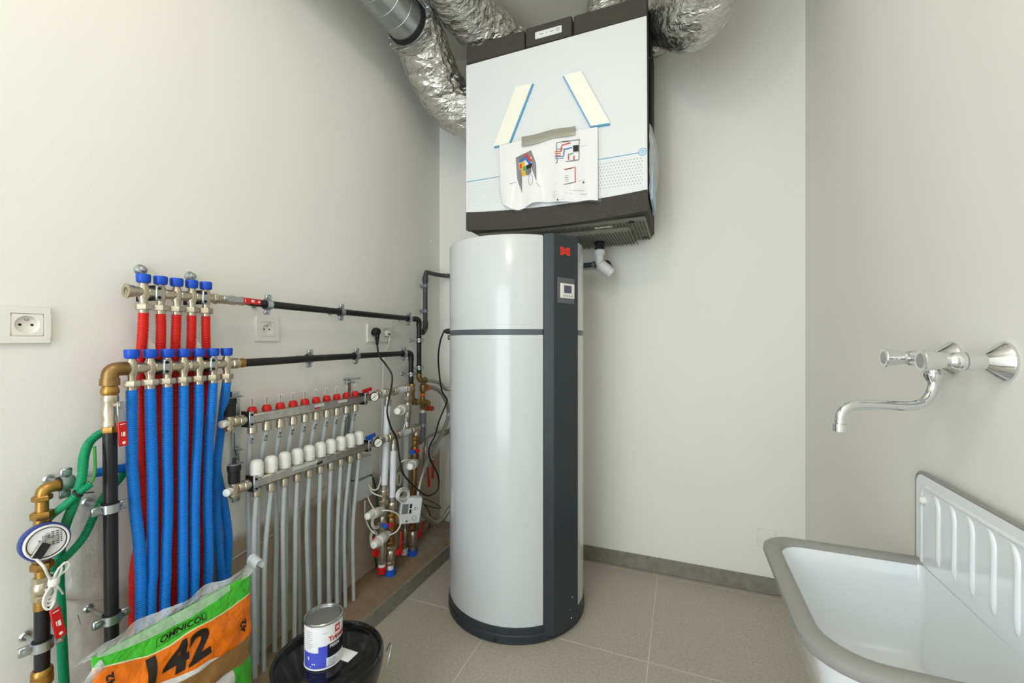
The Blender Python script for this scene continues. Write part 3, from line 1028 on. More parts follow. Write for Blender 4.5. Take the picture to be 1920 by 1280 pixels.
# ================================================================== PIPE CLAMPS
def clamp(p, axis, ears, r, label, group, wall=(-1, 0, 0)):
    """two-part zinc clamp: rubber lined band, two bolted ears, rod to the wall"""
    p = Vector(p); ax = Vector(axis).normalized(); er = Vector(ears).normalized(); wl = Vector(wall)
    t = thing('pipe_clamp', label, 'pipe clamp', p, group)
    w = 0.010
    obj('rubber_lining', MB().lathe(p - ax * (w + 0.002), ax, [(0, r - .0005), (0, r + 0.0035), (2 * w + 0.004, r + 0.0035), (2 * w + 0.004, r - .0005)], 24), M_rubber, t)
    obj('band', MB().lathe(p - ax * w, ax, [(0, r + 0.002), (0, r + 0.0055), (2 * w, r + 0.0055), (2 * w, r + 0.002)], 24), M_zinc, t)
    cr_ = ax.cross(er)
    for sgn in (-1, 1):
        q = p + er * sgn * (r + 0.012)
        M = Matrix(((er.x, cr_.x, ax.x, q.x), (er.y, cr_.y, ax.y, q.y), (er.z, cr_.z, ax.z, q.z), (0, 0, 0, 1)))
        e = obj('ear', MB().box((-0.010, -0.005, -w), (0.009, 0.005, w), 0.002, M), M_zinc, t)
        obj('bolt', MB().cyl(q - cr_ * 0.011, q + cr_ * 0.011, 0.0042, n=10).cyl(q + wl * -0.006, q + wl * -0.010, 0.0062, n=12), M_zinc, e)
    dist = abs((p.x - XL) if wl.x else (YB - p.y))
    if dist > r + 0.006:
        obj('rod', MB().cyl(p + wl * (r + 0.004), p + wl * dist, 0.004, n=8).lathe(p + wl * (dist - 0.004), -wl, [(0, 0.011), (0.004, 0.008)], 12), M_zinc, t)
    return t


# ================================================================== RED AND BLUE DISTRIBUTORS
OU, OLo = 0.07, 0.10
YU = [W(u, 550, OU).y for u in (269, 302, 331, 360, 386)]
YU = [YU[0] + (YU[-1] - YU[0]) * k / 4 for k in range(5)]
YLs = [W(u, 690, OLo).y for u in (247, 425)]
YLs = [YLs[0] + (YLs[-1] - YLs[0]) * k / 6 for k in range(7)]
ZU, ZL = 1.267, 1.074


def distributor(t, x, z, ysl, y0, y1, plates):
    obj('manifold_bar', MB().lathe((x, y0, z), (0, 1, 0), [(0, 0.0132), (y1 - y0, 0.0132)], 18), M_nickel, t)
    for i, y in enumerate(ysl):
        blk = obj('outlet_block', MB().box((x - 0.011, y + 0.006, z - 0.0085), (x + 0.0135, y + 0.027, z + 0.0085), 0.002), M_nickel, t) if i < len(ysl) - 1 else None
        obj('outlet', MB().lathe((x, y, z - 0.034), (0, 0, 1), [(0, 0.0105), (0.010, 0.0085), (0.020, 0.0115), (0.034, 0.0145), (0.048, 0.0115), (0.056, 0.0085), (0.064, 0.0085)], 18), M_nickel, t)
        obj('union_nut', MB().hex((x, y, z - 0.046), (x, y, z - 0.030), 0.0176), M_nickel, t)
        obj('ferrule', MB().lathe((x, y, z - 0.056), (0, 0, 1), [(0, 0.0105), (0.010, 0.0115)], 16), M_nickel, t)
        obj('blue_cap', MB().lathe((x, y, z + 0.024), (0, 0, 1), [(0, 0.0125), (0.003, 0.0150), (0.019, 0.0158), (0.0225, 0.0145), (0.0225, 0.011), (0.018, 0.010)], 12), M_capb, t)
    for y in plates:
        b = obj('bracket', MB().box((XL, y - 0.0035, z - 0.020), (x + 0.010, y + 0.0015, z + 0.020), 0.001), M_dark, t)
        obj('clamp_plate', MB().box((x + 0.004, y - 0.002, z - 0.0195), (x + 0.017, y + 0.013, z + 0.0195), 0.002), M_zinc, b)
        for dz in (-0.012, 0.012):
            obj('bolt', MB().cyl((x + 0.016, y + 0.005, z + dz), (x + 0.0185, y + 0.005, z + dz), 0.0042, n=10), M_dark, b)


xu = XL + OU
dU = thing('upper_distributor', 'upper nickel distributor with five blue caps above the red conduits', 'manifold', (xu, sum(YU) / 5, ZU))
distributor(dU, xu, ZU, YU, YU[0] - 0.03, YU[-1] + 0.028, [YU[0] + 0.022, YU[3] + 0.022])
obj('end_cap', MB().lathe((xu, YU[0] - 0.020, ZU), (0, -1, 0), [(0, 0.0135), (0.003, 0.0155), (0.012, 0.0155), (0.013, 0.0185), (0.018, 0.0185), (0.018, 0.009), (0.014, 0.009), (0.014, 0.004), (0.017, 0.004)], 20), M_nickel, dU)
obj('coupling', MB().hex((xu, YU[-1] + 0.018, ZU), (xu, YU[-1] + 0.030, ZU), 0.0165).nut((xu, YU[-1] + 0.030, ZU), (xu, YU[-1] + 0.050, ZU), 0.0135), M_nickel, dU)
for y in (W(267, 512, 0.012).y, W(360, 524, 0.012).y):       # mounting screws with washers above the caps
    obj('wall_screw', MB().lathe((XL, y, ZU + 0.066), (1, 0, 0), [(0, 0.015), (0.003, 0.015), (0.005, 0.010), (0.018, 0.009), (0.021, 0.004)], 18), M_zinc, dU)

xl = XL + OLo
dL = thing('lower_distributor', 'lower nickel distributor with seven blue caps above the blue conduits', 'manifold', (xl, sum(YLs) / 7, ZL))
distributor(dL, xl, ZL, YLs, YLs[0] - 0.012, YLs[-1] + 0.028, [YLs[1] + 0.024, YLs[4] + 0.024])
obj('coupling', MB().nut((xl, YLs[3] + 0.010, ZL), (xl, YLs[3] + 0.026, ZL), 0.0165), M_nickel, dL)
obj('end_coupling', MB().nut((xl, YLs[-1] + 0.014, ZL), (xl, YLs[-1] + 0.036, ZL), 0.0165), M_nickel, dL)
obj('brass_adapter', MB().lathe((xl, YLs[-1] + 0.034, ZL), (0, 1, 0), [(0, 0.0125), (0.012, 0.0125), (0.012, 0.0145), (0.018, 0.0145)], 16), M_brass, dL)
for y in (YLs[1] + 0.012, YLs[4] + 0.01):   # pale plastic spacer behind the caps
    obj('spacer', MB().prism([(0, 0), (0.022, 0), (0.016, 0.022), (0.002, 0.042), (-0.004, 0.038)], (XL + 0.048, y, ZL + 0.035), (0, 1, 0), (0, 0, 1), 0.018), M_white, dL)


def lever(t, p, down, side, w, length, gripfrom, marks=True, nrm=(1, 0, 0), grip_mat=None):
    """flat steel lever from pivot p along 'down', red sleeve at its end"""
    p = Vector(p); dn = Vector(down).normalized(); n = Vector(nrm); sd_ = n.cross(dn) * -1
    def bx(a0, a1, b0, b1, c0, c1, ch=0.0):
        M = Matrix(((dn.x, sd_.x, n.x, p.x), (dn.y, sd_.y, n.y, p.y), (dn.z, sd_.z, n.z, p.z), (0, 0, 0, 1)))
        return MB().box((a0, b0, c0), (a1, b1, c1), ch, M)
    a = obj('lever', bx(-0.008, gripfrom + 0.004, -w * .42, w * .42, -0.0015, 0.0015, 0.001), M_zinc, t)
    obj('pivot_nut', MB().hex(p - n * 0.004, p + n * 0.008, 0.0075), M_zinc, a)
    gsl = obj('lever_grip', bx(gripfrom, length, -w / 2, w / 2, -0.003, 0.003, 0.0012), grip_mat or M_redp, t)
    if marks:
        L = length - gripfrom
        mk = bx(gripfrom + L * .42, gripfrom + L * .60, -w * .22, w * .05, 0.003, 0.0035)
        b2 = bx(gripfrom + L * .42, gripfrom + L * .58, w * .14, w * .22, 0.003, 0.0035)
        mk.add(b2.v, b2.f)
        b3 = bx(gripfrom + L * .08, gripfrom + L * .11, -w * .3, w * .3, 0.003, 0.0035); mk.add(b3.v, b3.f)
        c = p + dn * (gripfrom + L * .86) + n * 0.003
        mk.lathe(c, n, [(0, w * .2), (0.0005, w * .2)], 14)
        obj('grip_print', mk, M_white, gsl)
    return gsl


# ball valve and black pipe leaving the upper distributor
v0 = YU[-1] + 0.046
bv = thing('ball_valve', 'nickel ball valve with a red lever lying along the upper black pipe', 'valve', (xu, v0 + 0.04, ZU))
obj('valve_body', MB().lathe((xu, v0, ZU), (0, 1, 0), [(0, 0.012), (0.008, 0.0145), (0.016, 0.0125), (0.03, 0.0155), (0.05, 0.0125), (0.058, 0.0145), (0.068, 0.0145), (0.07, 0.011)], 16), M_nickel, bv)
obj('brass_adapter', MB().lathe((xu, v0 + 0.07, ZU), (0, 1, 0), [(0, 0.0115), (0.018, 0.0125)], 16), M_brass, bv)
yv = W(425, 561, OU + .021).y
lever(bv, (xu + 0.021, yv, ZU + 0.002), (0, 1, -0.02), None, 0.017, W(489, 567, OU + .021).y - yv, W(456, 565, OU + .021).y - yv)
obj('stem', MB().cyl((xu + 0.008, yv, ZU + 0.002), (xu + 0.021, yv, ZU + 0.002), 0.006), M_nickel, bv)
RP = 0.0125
pend = W(785, 600, 0.06)
py1 = pend.y - 0.004
ub = thing('black_pipe', 'upper black pipe along the left wall, starting at the red lever', 'pipe', (xu, 1.4, ZU - 0.02))
zU2 = ZU - 0.010
xe = XL + 0.06
obj('horizontal_pipe', MB().tube(spline([(xu, v0 + 0.084, ZU), (xu, v0 + 0.2, ZU - 0.003), (XL + 0.064, 1.5, ZU - 0.007), (xe, py1 - 0.02, zU2)], 0.03), RP, 16), M_bpipe, ub)
obj('elbow', MB().tube(spline([(xe, py1 - 0.035, zU2), (xe, py1 - 0.008, zU2), (xe, py1 + 0.006, zU2 - 0.010), (xe, py1 + 0.008, zU2 - 0.04)], 0.005), RP + 0.002, 14), M_bpipe, ub)
zUb = W(788, 704, 0.06).z
obj('vertical_pipe', MB().cyl((xe, py1 + 0.008, zU2 - 0.03), (xe, py1 + 0.008, zUb), RP, n=16), M_bpipe, ub)
lb0 = YLs[-1] + 0.05
ly1 = W(770, 662, 0.06).y - 0.004
zL2 = 1.080
lb = thing('black_pipe', 'lower black pipe bending out from the blue distributor and running to the corner', 'pipe', (xl, 1.4, ZL - 0.02))
obj('horizontal_pipe', MB().tube(spline([(xl, lb0, ZL), (xl, lb0 + 0.12, ZL + 0.001), (XL + 0.088, lb0 + 0.26, ZL + 0.003), (XL + 0.064, lb0 + 0.40, ZL + 0.003), (xe, 1.5, zL2 - 0.002), (xe, ly1 - 0.02, zL2)], 0.02), RP, 16), M_bpipe, lb)
obj('elbow', MB().tube(spline([(xe, ly1 - 0.035, zL2), (xe, ly1 - 0.008, zL2), (xe, ly1 + 0.006, zL2 - 0.010), (xe, ly1 + 0.008, zL2 - 0.04)], 0.005), RP + 0.002, 14), M_bpipe, lb)
zLb = W(772, 722, 0.06).z
obj('vertical_pipe', MB().cyl((xe, ly1 + 0.008, zL2 - 0.03), (xe, ly1 + 0.008, zLb), RP, n=16), M_bpipe, lb)
gC = 'zinc pipe clamps on the black pipes'
for u, lab in ((500, 'zinc pipe clamp at the tip of the red lever on the upper black pipe'), (640, 'zinc pipe clamp at the middle of the upper black pipe'), (767, 'zinc pipe clamp at the far end of the upper black pipe by its elbow')):
    y = W(u, 580, 0.064).y
    clamp((XL + (0.068 if u == 500 else 0.062), y, ZU - 0.003 - 0.009 * (y - 1.0)), (0, 1, 0), (0.12, 0, 1), RP, lab, gC)
for u, lab in ((580, 'zinc pipe clamp on the lower black pipe after its bend'), (667, 'zinc pipe clamp on the lower black pipe below the double socket'), (757, 'zinc pipe clamp at the far end of the lower black pipe by its elbow')):
    y = W(u, 668, 0.062).y
    clamp((XL + 0.0625, y, ZL + 0.003 + 0.003 * (y - 1.2)), (0, 1, 0), (0.12, 0, 1), RP, lab, gC)
for v, lab in ((638, 'zinc pipe clamp on the corner black riser just below the grey elbow'), (689, 'zinc pipe clamp low on the corner black riser above the brass elbow')):
    clamp((xe, py1 + 0.008, W(787, v, 0.06).z), (0, 0, 1), (0, 1, 0), RP, lab, gC)
clamp((xe, ly1 + 0.008, W(772, 701, 0.06).z), (0, 0, 1), (0, 1, 0), RP, 'zinc pipe clamp on the short black riser above the white actuator', gC)


# ------------------------------------------------------------------ corrugated conduits
def corr(name, label, group, pts, r, m, pitch=0.0050, depth=0.0016, n=14, cat='conduit'):
    path = spline(pts, pitch / 4)
    rad = [r if i % 4 < 2 else r - depth for i in range(len(path))]
    return tag(obj(name, MB().tube(path, rad, n), m), label, cat, group)


RC = 0.0120
redpx = [[(572, 0), (675, -2), (800, 0), (900, 4), (960, 10)],]
red_paths = [
    [(269, 574), (268, 620), (264, 680), (265, 760), (267, 850), (272, 930), (266, 1000), (254, 1060), (252, 1130), (250, 1230)],
    [(302, 577), (302, 620), (300, 690), (300, 780), (300, 880), (302, 960), (298, 1040), (294, 1120), (292, 1230)],
    [(331, 580), (330, 620), (328, 690), (329, 780), (329, 880), (329, 960), (328, 1040), (325, 1120), (323, 1230)],
    [(360, 584), (359, 620), (357, 690), (358, 760), (355, 850), (352, 920), (352, 1000), (350, 1080), (350, 1230)],
    [(386, 586), (386, 620), (387, 690), (384, 780), (378, 870), (375, 960), (378, 1040), (378, 1120), (376, 1230)]]
for k, pp in enumerate(red_paths):
    pts = []
    for i, (u, v) in enumerate(pp):
        off = OU if i < 2 else (0.058 if i < 4 else 0.052)
        pts.append(W(u, v, off))
    pts[0] = Vector((xu, YU[k], ZU - 0.054))
    pts[-1].z = 0.05
    lab = ORD[k] + ' red corrugated conduit from the left, hanging from the upper distributor'
    corr('red_conduit', lab, 'red corrugated conduits', pts, RC, M_red)
blue_paths = [
    [(248, 720), (247, 800), (247, 860), (250, 910), (254, 960), (260, 1010), (263, 1060), (264, 1120), (262, 1240)],
    [(283, 720), (283, 800), (285, 860), (286, 920), (286, 970), (286, 1020), (285, 1080), (282, 1140), (280, 1240)],
    [(313, 713), (314, 800), (314, 860), (315, 920), (314, 980), (312, 1030), (311, 1080), (309, 1140), (308, 1240)],
    [(345, 711), (344, 800), (343, 860), (343, 920), (343, 980), (343, 1040), (343, 1100), (342, 1160), (341, 1240)],
    [(373, 709), (373, 760), (370, 830), (367, 890), (365, 950), (365, 1010), (365, 1070), (364, 1130), (363, 1240)],
    [(401, 707), (397, 760), (392, 820), (390, 890), (389, 950), (391, 1010), (391, 1070), (390, 1120), (389, 1240)],
    [(424, 705), (422, 740), (415, 800), (407, 870), (406, 940), (409, 1010), (414, 1070), (415, 1120), (414, 1240)]]
for k, pp in enumerate(blue_paths):
    ofs = 0.092 if k < 5 else (0.084 if k == 5 else 0.036)
    pts = [W(u, v, OLo if i < (2 if k < 6 else 1) else (ofs if i > 1 else 0.085)) for i, (u, v) in enumerate(pp)]
    pts[0] = Vector((xl, YLs[k], ZL - 0.054))
    pts[-1].z = 0.05
    corr('blue_conduit', ORD[k] + ' blue corrugated conduit from the left, hanging from the lower distributor', 'blue corrugated conduits', pts, RC + 0.0003, M_blue)
pts = [W(u, v, 0.024) for u, v in ((403, 850), (408, 890), (417, 930), (424, 970), (428, 1010), (427, 1050), (425, 1090), (422, 1200))]
pts[0].x = XL + 0.020
pts[-1].z = 0.05
corr('blue_conduit', 'darker blue corrugated conduit emerging on the right behind the hanging blue row', 'blue corrugated conduits', pts, RC, M_blue)


# ================================================================== FLOOR HEATING MANIFOLD
ZRU, ZRL = 0.892, 0.690
xru, xrl = XL + 0.070, XL + 0.090
R0, R1 = 0.946, 1.487
YO = [0.968 + 0.0518 * k for k in range(10)]
hm = thing('heating_manifold', 'stainless steel floor heating manifold with ten red flow meters and ten white caps', 'manifold', (XL + 0.08, 1.21, ZRL - 0.05))
for (x, z, nm) in ((xru, ZRU, 'upper_rail'), (xrl, ZRL, 'lower_rail')):
    rail = obj(nm, MB().box((x - 0.017, R0, z - 0.017), (x + 0.017, R1, z + 0.017), 0.006), M_steel, hm)
    for y in (R0 + 0.002, R1 - 0.010):
        pl_ = obj('end_plate', MB().box((x - 0.020, y - 0.004, z - 0.025), (x + 0.018, y + 0.001, z + 0.025), 0.001), M_dark, hm)
        obj('plate_face', MB().box((x + 0.014, y - 0.004, z - 0.026), (x + 0.0205, y + 0.011, z + 0.026), 0.0015), M_zinc, pl_)
        for dz in (-0.015, 0.015):
            obj('bolt', MB().cyl((x + 0.020, y + 0.004, z + dz), (x + 0.0225, y + 0.004, z + dz), 0.004, n=10), M_dark, pl_)
for y in (R0 + 0.008, R1 - 0.03):
    br_ = obj('wall_bracket', MB().box((XL + 0.010, y - 0.012, ZRL - 0.07), (XL + 0.016, y + 0.012, ZRU + 0.085), 0.001), M_zinc, hm)
    for z in (ZRU + 0.072, ZRU - 0.10, ZRL + 0.06):
        obj('wall_bolt', MB().cyl((XL, y, z), (XL + 0.045, y, z), 0.0035, n=10).hex((XL + 0.016, y, z), (XL + 0.022, y, z), 0.008), M_zinc, br_)
obj('long_bolt', MB().cyl((XL, R1 - 0.045, ZRU + 0.086), (XL + 0.085, R1 - 0.04, ZRU + 0.092), 0.004, n=10), M_zinc, hm)
for k, y in enumerate(YO):
    # upper rail: flow meter above, fitting below
    f = obj('flow_meter', MB().lathe((xru, y, ZRU + 0.016), (0, 0, 1), [(0, 0.0120), (0.004, 0.0150), (0.012, 0.0150), (0.013, 0.0132), (0.018, 0.0132), (0.020, 0.0105), (0.022, 0.008)], 16), M_redp, hm)
    obj('sight_glass', MB().lathe((xru, y, ZRU + 0.037), (0, 0, 1), [(0, 0.0072), (0.028, 0.0072), (0.031, 0.006), (0.031, 0.002)], 14), M_glass, f)
    obj('indicator', MB().cyl((xru, y, ZRU + 0.037), (xru, y, ZRU + 0.063), 0.0026, n=8), M_dark, f)
    obj('pipe_fitting', MB().lathe((xru, y, ZRU - 0.016), (0, 0, -1), [(0, 0.0105), (0.006, 0.0105), (0.006, 0.0135), (0.014, 0.0145), (0.030, 0.0145), (0.033, 0.012), (0.033, 0.010)], 12), M_nickel, hm)
    # lower rail: white actuator cap above, fitting below
    c = obj('white_cap', MB().lathe((xrl, y, ZRL + 0.016), (0, 0, 1), [(0, 0.0165), (0.003, 0.0195), (0.014, 0.0208), (0.015, 0.0200), (0.034, 0.0205), (0.046, 0.0185), (0.053, 0.0135), (0.0555, 0.006), (0.0558, 0.001)], 24), M_white, hm)
    obj('cap_mark', MB().box((xrl + 0.0203, y - 0.005, ZRL + 0.0175), (xrl + 0.0213, y + 0.005, ZRL + 0.0275)), mat('cap_print', (206, 204, 196), 0.5), c)
    obj('pipe_fitting', MB().lathe((xrl, y, ZRL - 0.016), (0, 0, -1), [(0, 0.010), (0.005, 0.010), (0.005, 0.0135), (0.014, 0.014), (0.028, 0.0135), (0.030, 0.011), (0.032, 0.009)], 12), M_nickel, hm)
obj('rail_label', MB().box((xru + 0.0168, 1.205, ZRU - 0.006), (xru + 0.0175, 1.225, ZRU + 0.001)), M_canr, hm)
obj('rail_label', MB().box((xrl + 0.0168, 1.195, ZRL - 0.006), (xrl + 0.0175, 1.222, ZRL + 0.003)), M_ink, hm)
for (x, z, ya, yb) in ((xru, ZRU, 1.205, 1.250), (xru, ZRU, 1.32, 1.37), (xrl, ZRL, 1.09, 1.20)):
    obj('torn_sticker', MB().box((x + 0.0168, ya, z + 0.002), (x + 0.0175, yb, z + 0.0125), 0), mat('torn_label', (204, 204, 198), 0.6), hm)
# air vents at the near ends
for (x, z) in ((xru, ZRU), (xrl, ZRL)):
    ya = R0 - 0.052
    v = obj('air_vent', MB().lathe((x, ya, z + 0.018), (0, 0, 1), [(0, 0.0145), (0.006, 0.0160), (0.036, 0.0165), (0.038, 0.0185), (0.052, 0.0190), (0.056, 0.0165)], 20), M_rubber, hm)
    obj('vent_lid', MB().lathe((x, ya, z + 0.0735), (0, 0, 1), [(0, 0.0165), (0.003, 0.016), (0.004, 0.008)], 20), M_greyp, v)
    obj('vent_pin', MB().lathe((x, ya, z + 0.076), (0, 0, 1), [(0, 0.0055), (0.016, 0.0055), (0.018, 0.004)], 12), M_rubber, v)
    e = obj('vent_body', MB().lathe((x, ya, z - 0.026), (0, 0, 1), [(0, 0.0125), (0.006, 0.0150), (0.012, 0.0150), (0.013, 0.0105), (0.028, 0.0125), (0.044, 0.0125)], 18), M_nickel, hm)
    obj('vent_union', MB().nut((x, ya + 0.008, z), (x, R0 - 0.002, z), 0.0175), M_nickel, hm)
    obj('drain_knob', MB().lathe((x + 0.004, ya - 0.010, z), (0.35, -1, 0), [(0, 0.007), (0.008, 0.007), (0.009, 0.0115), (0.024, 0.0115), (0.026, 0.008)], 10), M_white, e)
obj('hanging_wire', MB().tube(spline([(xru + 0.003, R0 - 0.04, ZRU - 0.034), (xru + 0.004, R0 - 0.04, ZRU - 0.08), (xrl, R0 - 0.042, ZRL + 0.1)], 0.01), 0.0012, 6), M_dark, hm)
# far ends: butterfly valves and thermometers
for (x, z, hmat, ln) in ((xru, ZRU, M_redp, 'supply'), (xrl, ZRL, M_bluep, 'return')):
    obj('end_valve', MB().lathe((x, R1 - 0.004, z), (0, 1, 0), [(0, 0.0145), (0.006, 0.017), (0.020, 0.0155), (0.040, 0.0175), (0.052, 0.0145)], 16), M_nickel, hm)
    bh = MB()
    yc = R1 + 0.020
    bh.cyl((x, yc, z + 0.012), (x, yc, z + 0.026), 0.009)
    for sg_ in (-1, 1):
        M = Matrix.Translation((x, yc, z + 0.033)) @ Matrix.Rotation(math.radians(6), 4, 'X')
        bh.box((-0.005, sg_ * 0.004, -0.007), (0.005, sg_ * 0.030, 0.009) if sg_ > 0 else (0.005, sg_ * 0.004, 0.009), 0.003, M) if sg_ > 0 else bh.box((-0.005, -0.030, -0.007), (0.005, -0.004, 0.009), 0.003, M)
    bh.box((x - 0.005, yc - 0.008, z + 0.024), (x + 0.005, yc + 0.008, z + 0.042), 0.003)
    obj('butterfly_handle', bh, hmat, hm)
    tq = Vector((x + 0.014, yc + 0.026, z + 0.002))
    dn_ = Vector((1, -0.55, 0.1)).normalized()
    tm = obj('thermometer', MB().lathe(tq, dn_, [(0, 0.012), (0.006, 0.0205), (0.014, 0.0205), (0.014, 0.018), (0.012, 0.018)], 24), M_rubber, hm)
    obj('dial', MB().lathe(tq, dn_, [(0.012, 0.0178), (0.0125, 0.0178)], 24), M_white, tm)
    c = tq + dn_ * 0.013
    yy = dn_.cross(Vector((0, 0, 1))).normalized()
    zz = yy.cross(dn_)
    obj('needle', MB().quad3([c + yy * -0.010 + zz * 0.006, c + yy * -0.009 + zz * 0.008, c + yy * 0.010 + zz * -0.005, c + yy * 0.009 + zz * -0.007], 0.0005), M_ink, tm)

# grey-white heating pipes: ten from the lower rail in front, ten from the upper rail behind
front_px = [[(212, 230), (208, 500), (205, 830), (210, 1280)], [(330, 180), (312, 480), (290, 800), (285, 1280)], [(440, 150), (444, 450), (445, 700), (450, 1280)],
            [(548, 105), (547, 450), (545, 700), (538, 1280)], [(645, 70), (641, 400), (640, 600), (655, 1120)], [(742, 40), (742, 400), (740, 600), (745, 1070)],
            [(825, 0), (822, 400), (820, 700), (822, 1060)], [(905, 0), (898, 400), (890, 700), (890, 1070)], [(980, 0), (960, 320), (950, 600), (962, 1190)], [(1055, 0), (1030, 350), (1020, 600), (1030, 1120)]]
back_px = [[(155, 180), (165, 600), (175, 1100)], [(245, 180), (235, 600), (228, 1100)], [(375, 100), (390, 500), (378, 1200)], [(470, 100), (470, 600), (465, 1200)], [(570, 100), (572, 600), (580, 1200)],
           [(655, 100), (655, 600), (672, 1100)], [(748, 60), (748, 600), (752, 1050)], [(858, 20), (842, 400), (834, 1000)], [(928, 20), (922, 500), (910, 1050)], [(990, 20), (990, 500), (962, 1000)]]
RPX = 0.0078


def g2(p):
    return 430 + p[0] / 4.415, 880 + p[1] / 4.415


for k in range(10):
    pts = [Vector((xrl, YO[k], ZRL - 0.045))]
    for i, p in enumerate(front_px[k][1:]):
        q = W(*g2(p), 0.088)
        pts.append(q)
    last = pts[-1]
    prev = pts[-2]
    tz = (LEDGEZ - 0.012 - last.z) / (last.z - prev.z) if abs(last.z - prev.z) > 1e-6 else 0
    if last.z > LEDGEZ:
        pts.append(Vector((last.x, last.y + (last.y - prev.y) * min(tz, 1) * 0.5, LEDGEZ - 0.012)))
    else:
        last.z = LEDGEZ - 0.012
    tag(obj('heating_pipe', MB().tube(spline(pts, 0.02), RPX, 12), M_pex), ORD[k] + ' grey-white pipe from the left, hanging from the lower manifold rail', 'pipe', 'front floor heating pipes')
mid_px = [(255, 690), (345, 700), (450, 660), (535, 640), (620, 620), (695, 600), (775, 600), (850, 560), (910, 550), (980, 510)]
for k in range(10):
    pts = [Vector((xru, YO[k], ZRU - 0.046))]
    u, v = 400 + mid_px[k][0] / 3.765, 660 + mid_px[k][1] / 3.765
    pts.append(W(u, v, 0.052))
    q0 = W(*g2(back_px[k][0]), 0.038)
    pts.append(q0)
    for p in back_px[k][1:]:
        pts.append(W(*g2(p), 0.045))
    last = pts[-1]
    if last.z > LEDGEZ:
        pts.append(Vector((last.x, last.y, LEDGEZ - 0.012)))
    else:
        last.z = LEDGEZ - 0.012
    tag(obj('heating_pipe', MB().tube(spline(pts, 0.02), RPX, 12), M_pex), ORD[k] + ' grey-white pipe from the left, hanging from the flow meter rail', 'pipe', 'rear floor heating pipes')
# pen marks on the pipes between the rails
for k in range(10):
    y = YO[k]
    p0 = Vector((xru, y, ZRU - 0.046)); u, v = 400 + mid_px[k][0] / 3.765, 660 + mid_px[k][1] / 3.765
    p1 = W(u, v, 0.052)
    dd = (p1 - p0).normalized()
    c = p0 + dd * 0.028 + Vector((RPX * 0.93, -0.004, 0))
    ex = -dd
    ey = Vector((0.35, 1, 0)).normalized()
    mk = text_mb('A' + str(k + 1), 0.020, c, (-dd) * -1, Vector((0.0, 1, 0)), 0.001)
    owner = [o for o in col.objects if o.get('label', '').startswith(ORD[k] + ' grey-white pipe') and 'flow meter' in o['label']][0]
    obj('pen_mark', mk, M_ink, owner)


# ================================================================== PUMP GROUP IN THE CORNER
def segs(t, off, lst):
    """lst: (part, shape, u0, v0, u1, v1, radius, material) measured off the left wall"""
    for (nm, sh_, u0, v0, u1, v1, r, m) in lst:
        p0, p1 = W(u0, v0, off), W(u1, v1, off)
        mb = MB()
        if sh_ == 'c':
            mb.cyl(p0, p1, r, n=16)
        elif sh_ == 'h':
            mb.hex(p0, p1, r)
        elif sh_ == 'n':
            mb.nut(p0, p1, r)
        elif sh_ == 'b':
            d_ = p1 - p0; L = d_.length
            mb.lathe(p0, d_, [(0, r * .7), (L * .12, r * .95), (L * .3, r), (L * .5, r * 1.06), (L * .7, r), (L * .88, r * .95), (L, r * .7)], 16)
        obj(nm, mb, m, t)


OP = 0.085
sp = thing('supply_pipe', 'short nickel pipe run with white sleeves behind the red butterfly handle', 'pipe', W(735, 737, OP))
segs(sp, OP, [('union', 'n', 703, 741, 712, 738, 0.021, M_nickel), ('spacer_ring', 'c', 711, 738, 716, 737, 0.0185, M_white), ('tee', 'c', 714, 737.5, 740, 733, 0.0155, M_nickel),
              ('union', 'n', 717, 737, 725, 735.5, 0.021, M_nickel), ('union', 'n', 737, 734, 744, 732.5, 0.019, M_nickel), ('white_sleeve', 'c', 743, 732.5, 759, 729.5, 0.0165, M_wpipe),
              ('union', 'n', 757, 730, 765, 728.5, 0.021, M_nickel), ('elbow', 'c', 763, 729, 771, 727.5, 0.0165, M_nickel)])
rp_ = thing('return_pipe', 'short nickel pipe run with white sleeves behind the blue butterfly handle', 'pipe', W(740, 818, OP + .01))
segs(rp_, OP + .01, [('union', 'n', 709, 826, 717, 823.5, 0.021, M_nickel), ('spacer_ring', 'c', 716, 824, 722, 822, 0.0185, M_white), ('tee', 'c', 720, 822.5, 752, 813, 0.0155, M_nickel),
                     ('union', 'n', 726, 821, 733, 819, 0.021, M_nickel), ('union', 'n', 745, 815.5, 752, 813, 0.019, M_nickel), ('white_sleeve', 'c', 751, 813.5, 768, 808, 0.0165, M_wpipe),
                     ('union', 'n', 766, 808.5, 775, 806, 0.021, M_nickel), ('elbow', 'c', 773, 806.5, 784, 803, 0.0165, M_nickel)])
gW = 'white risers of the pump group'
r1 = thing('riser_pipe', 'tall white riser hanging from the tee of the supply pipe', 'pipe', W(720, 910, OP), gW)
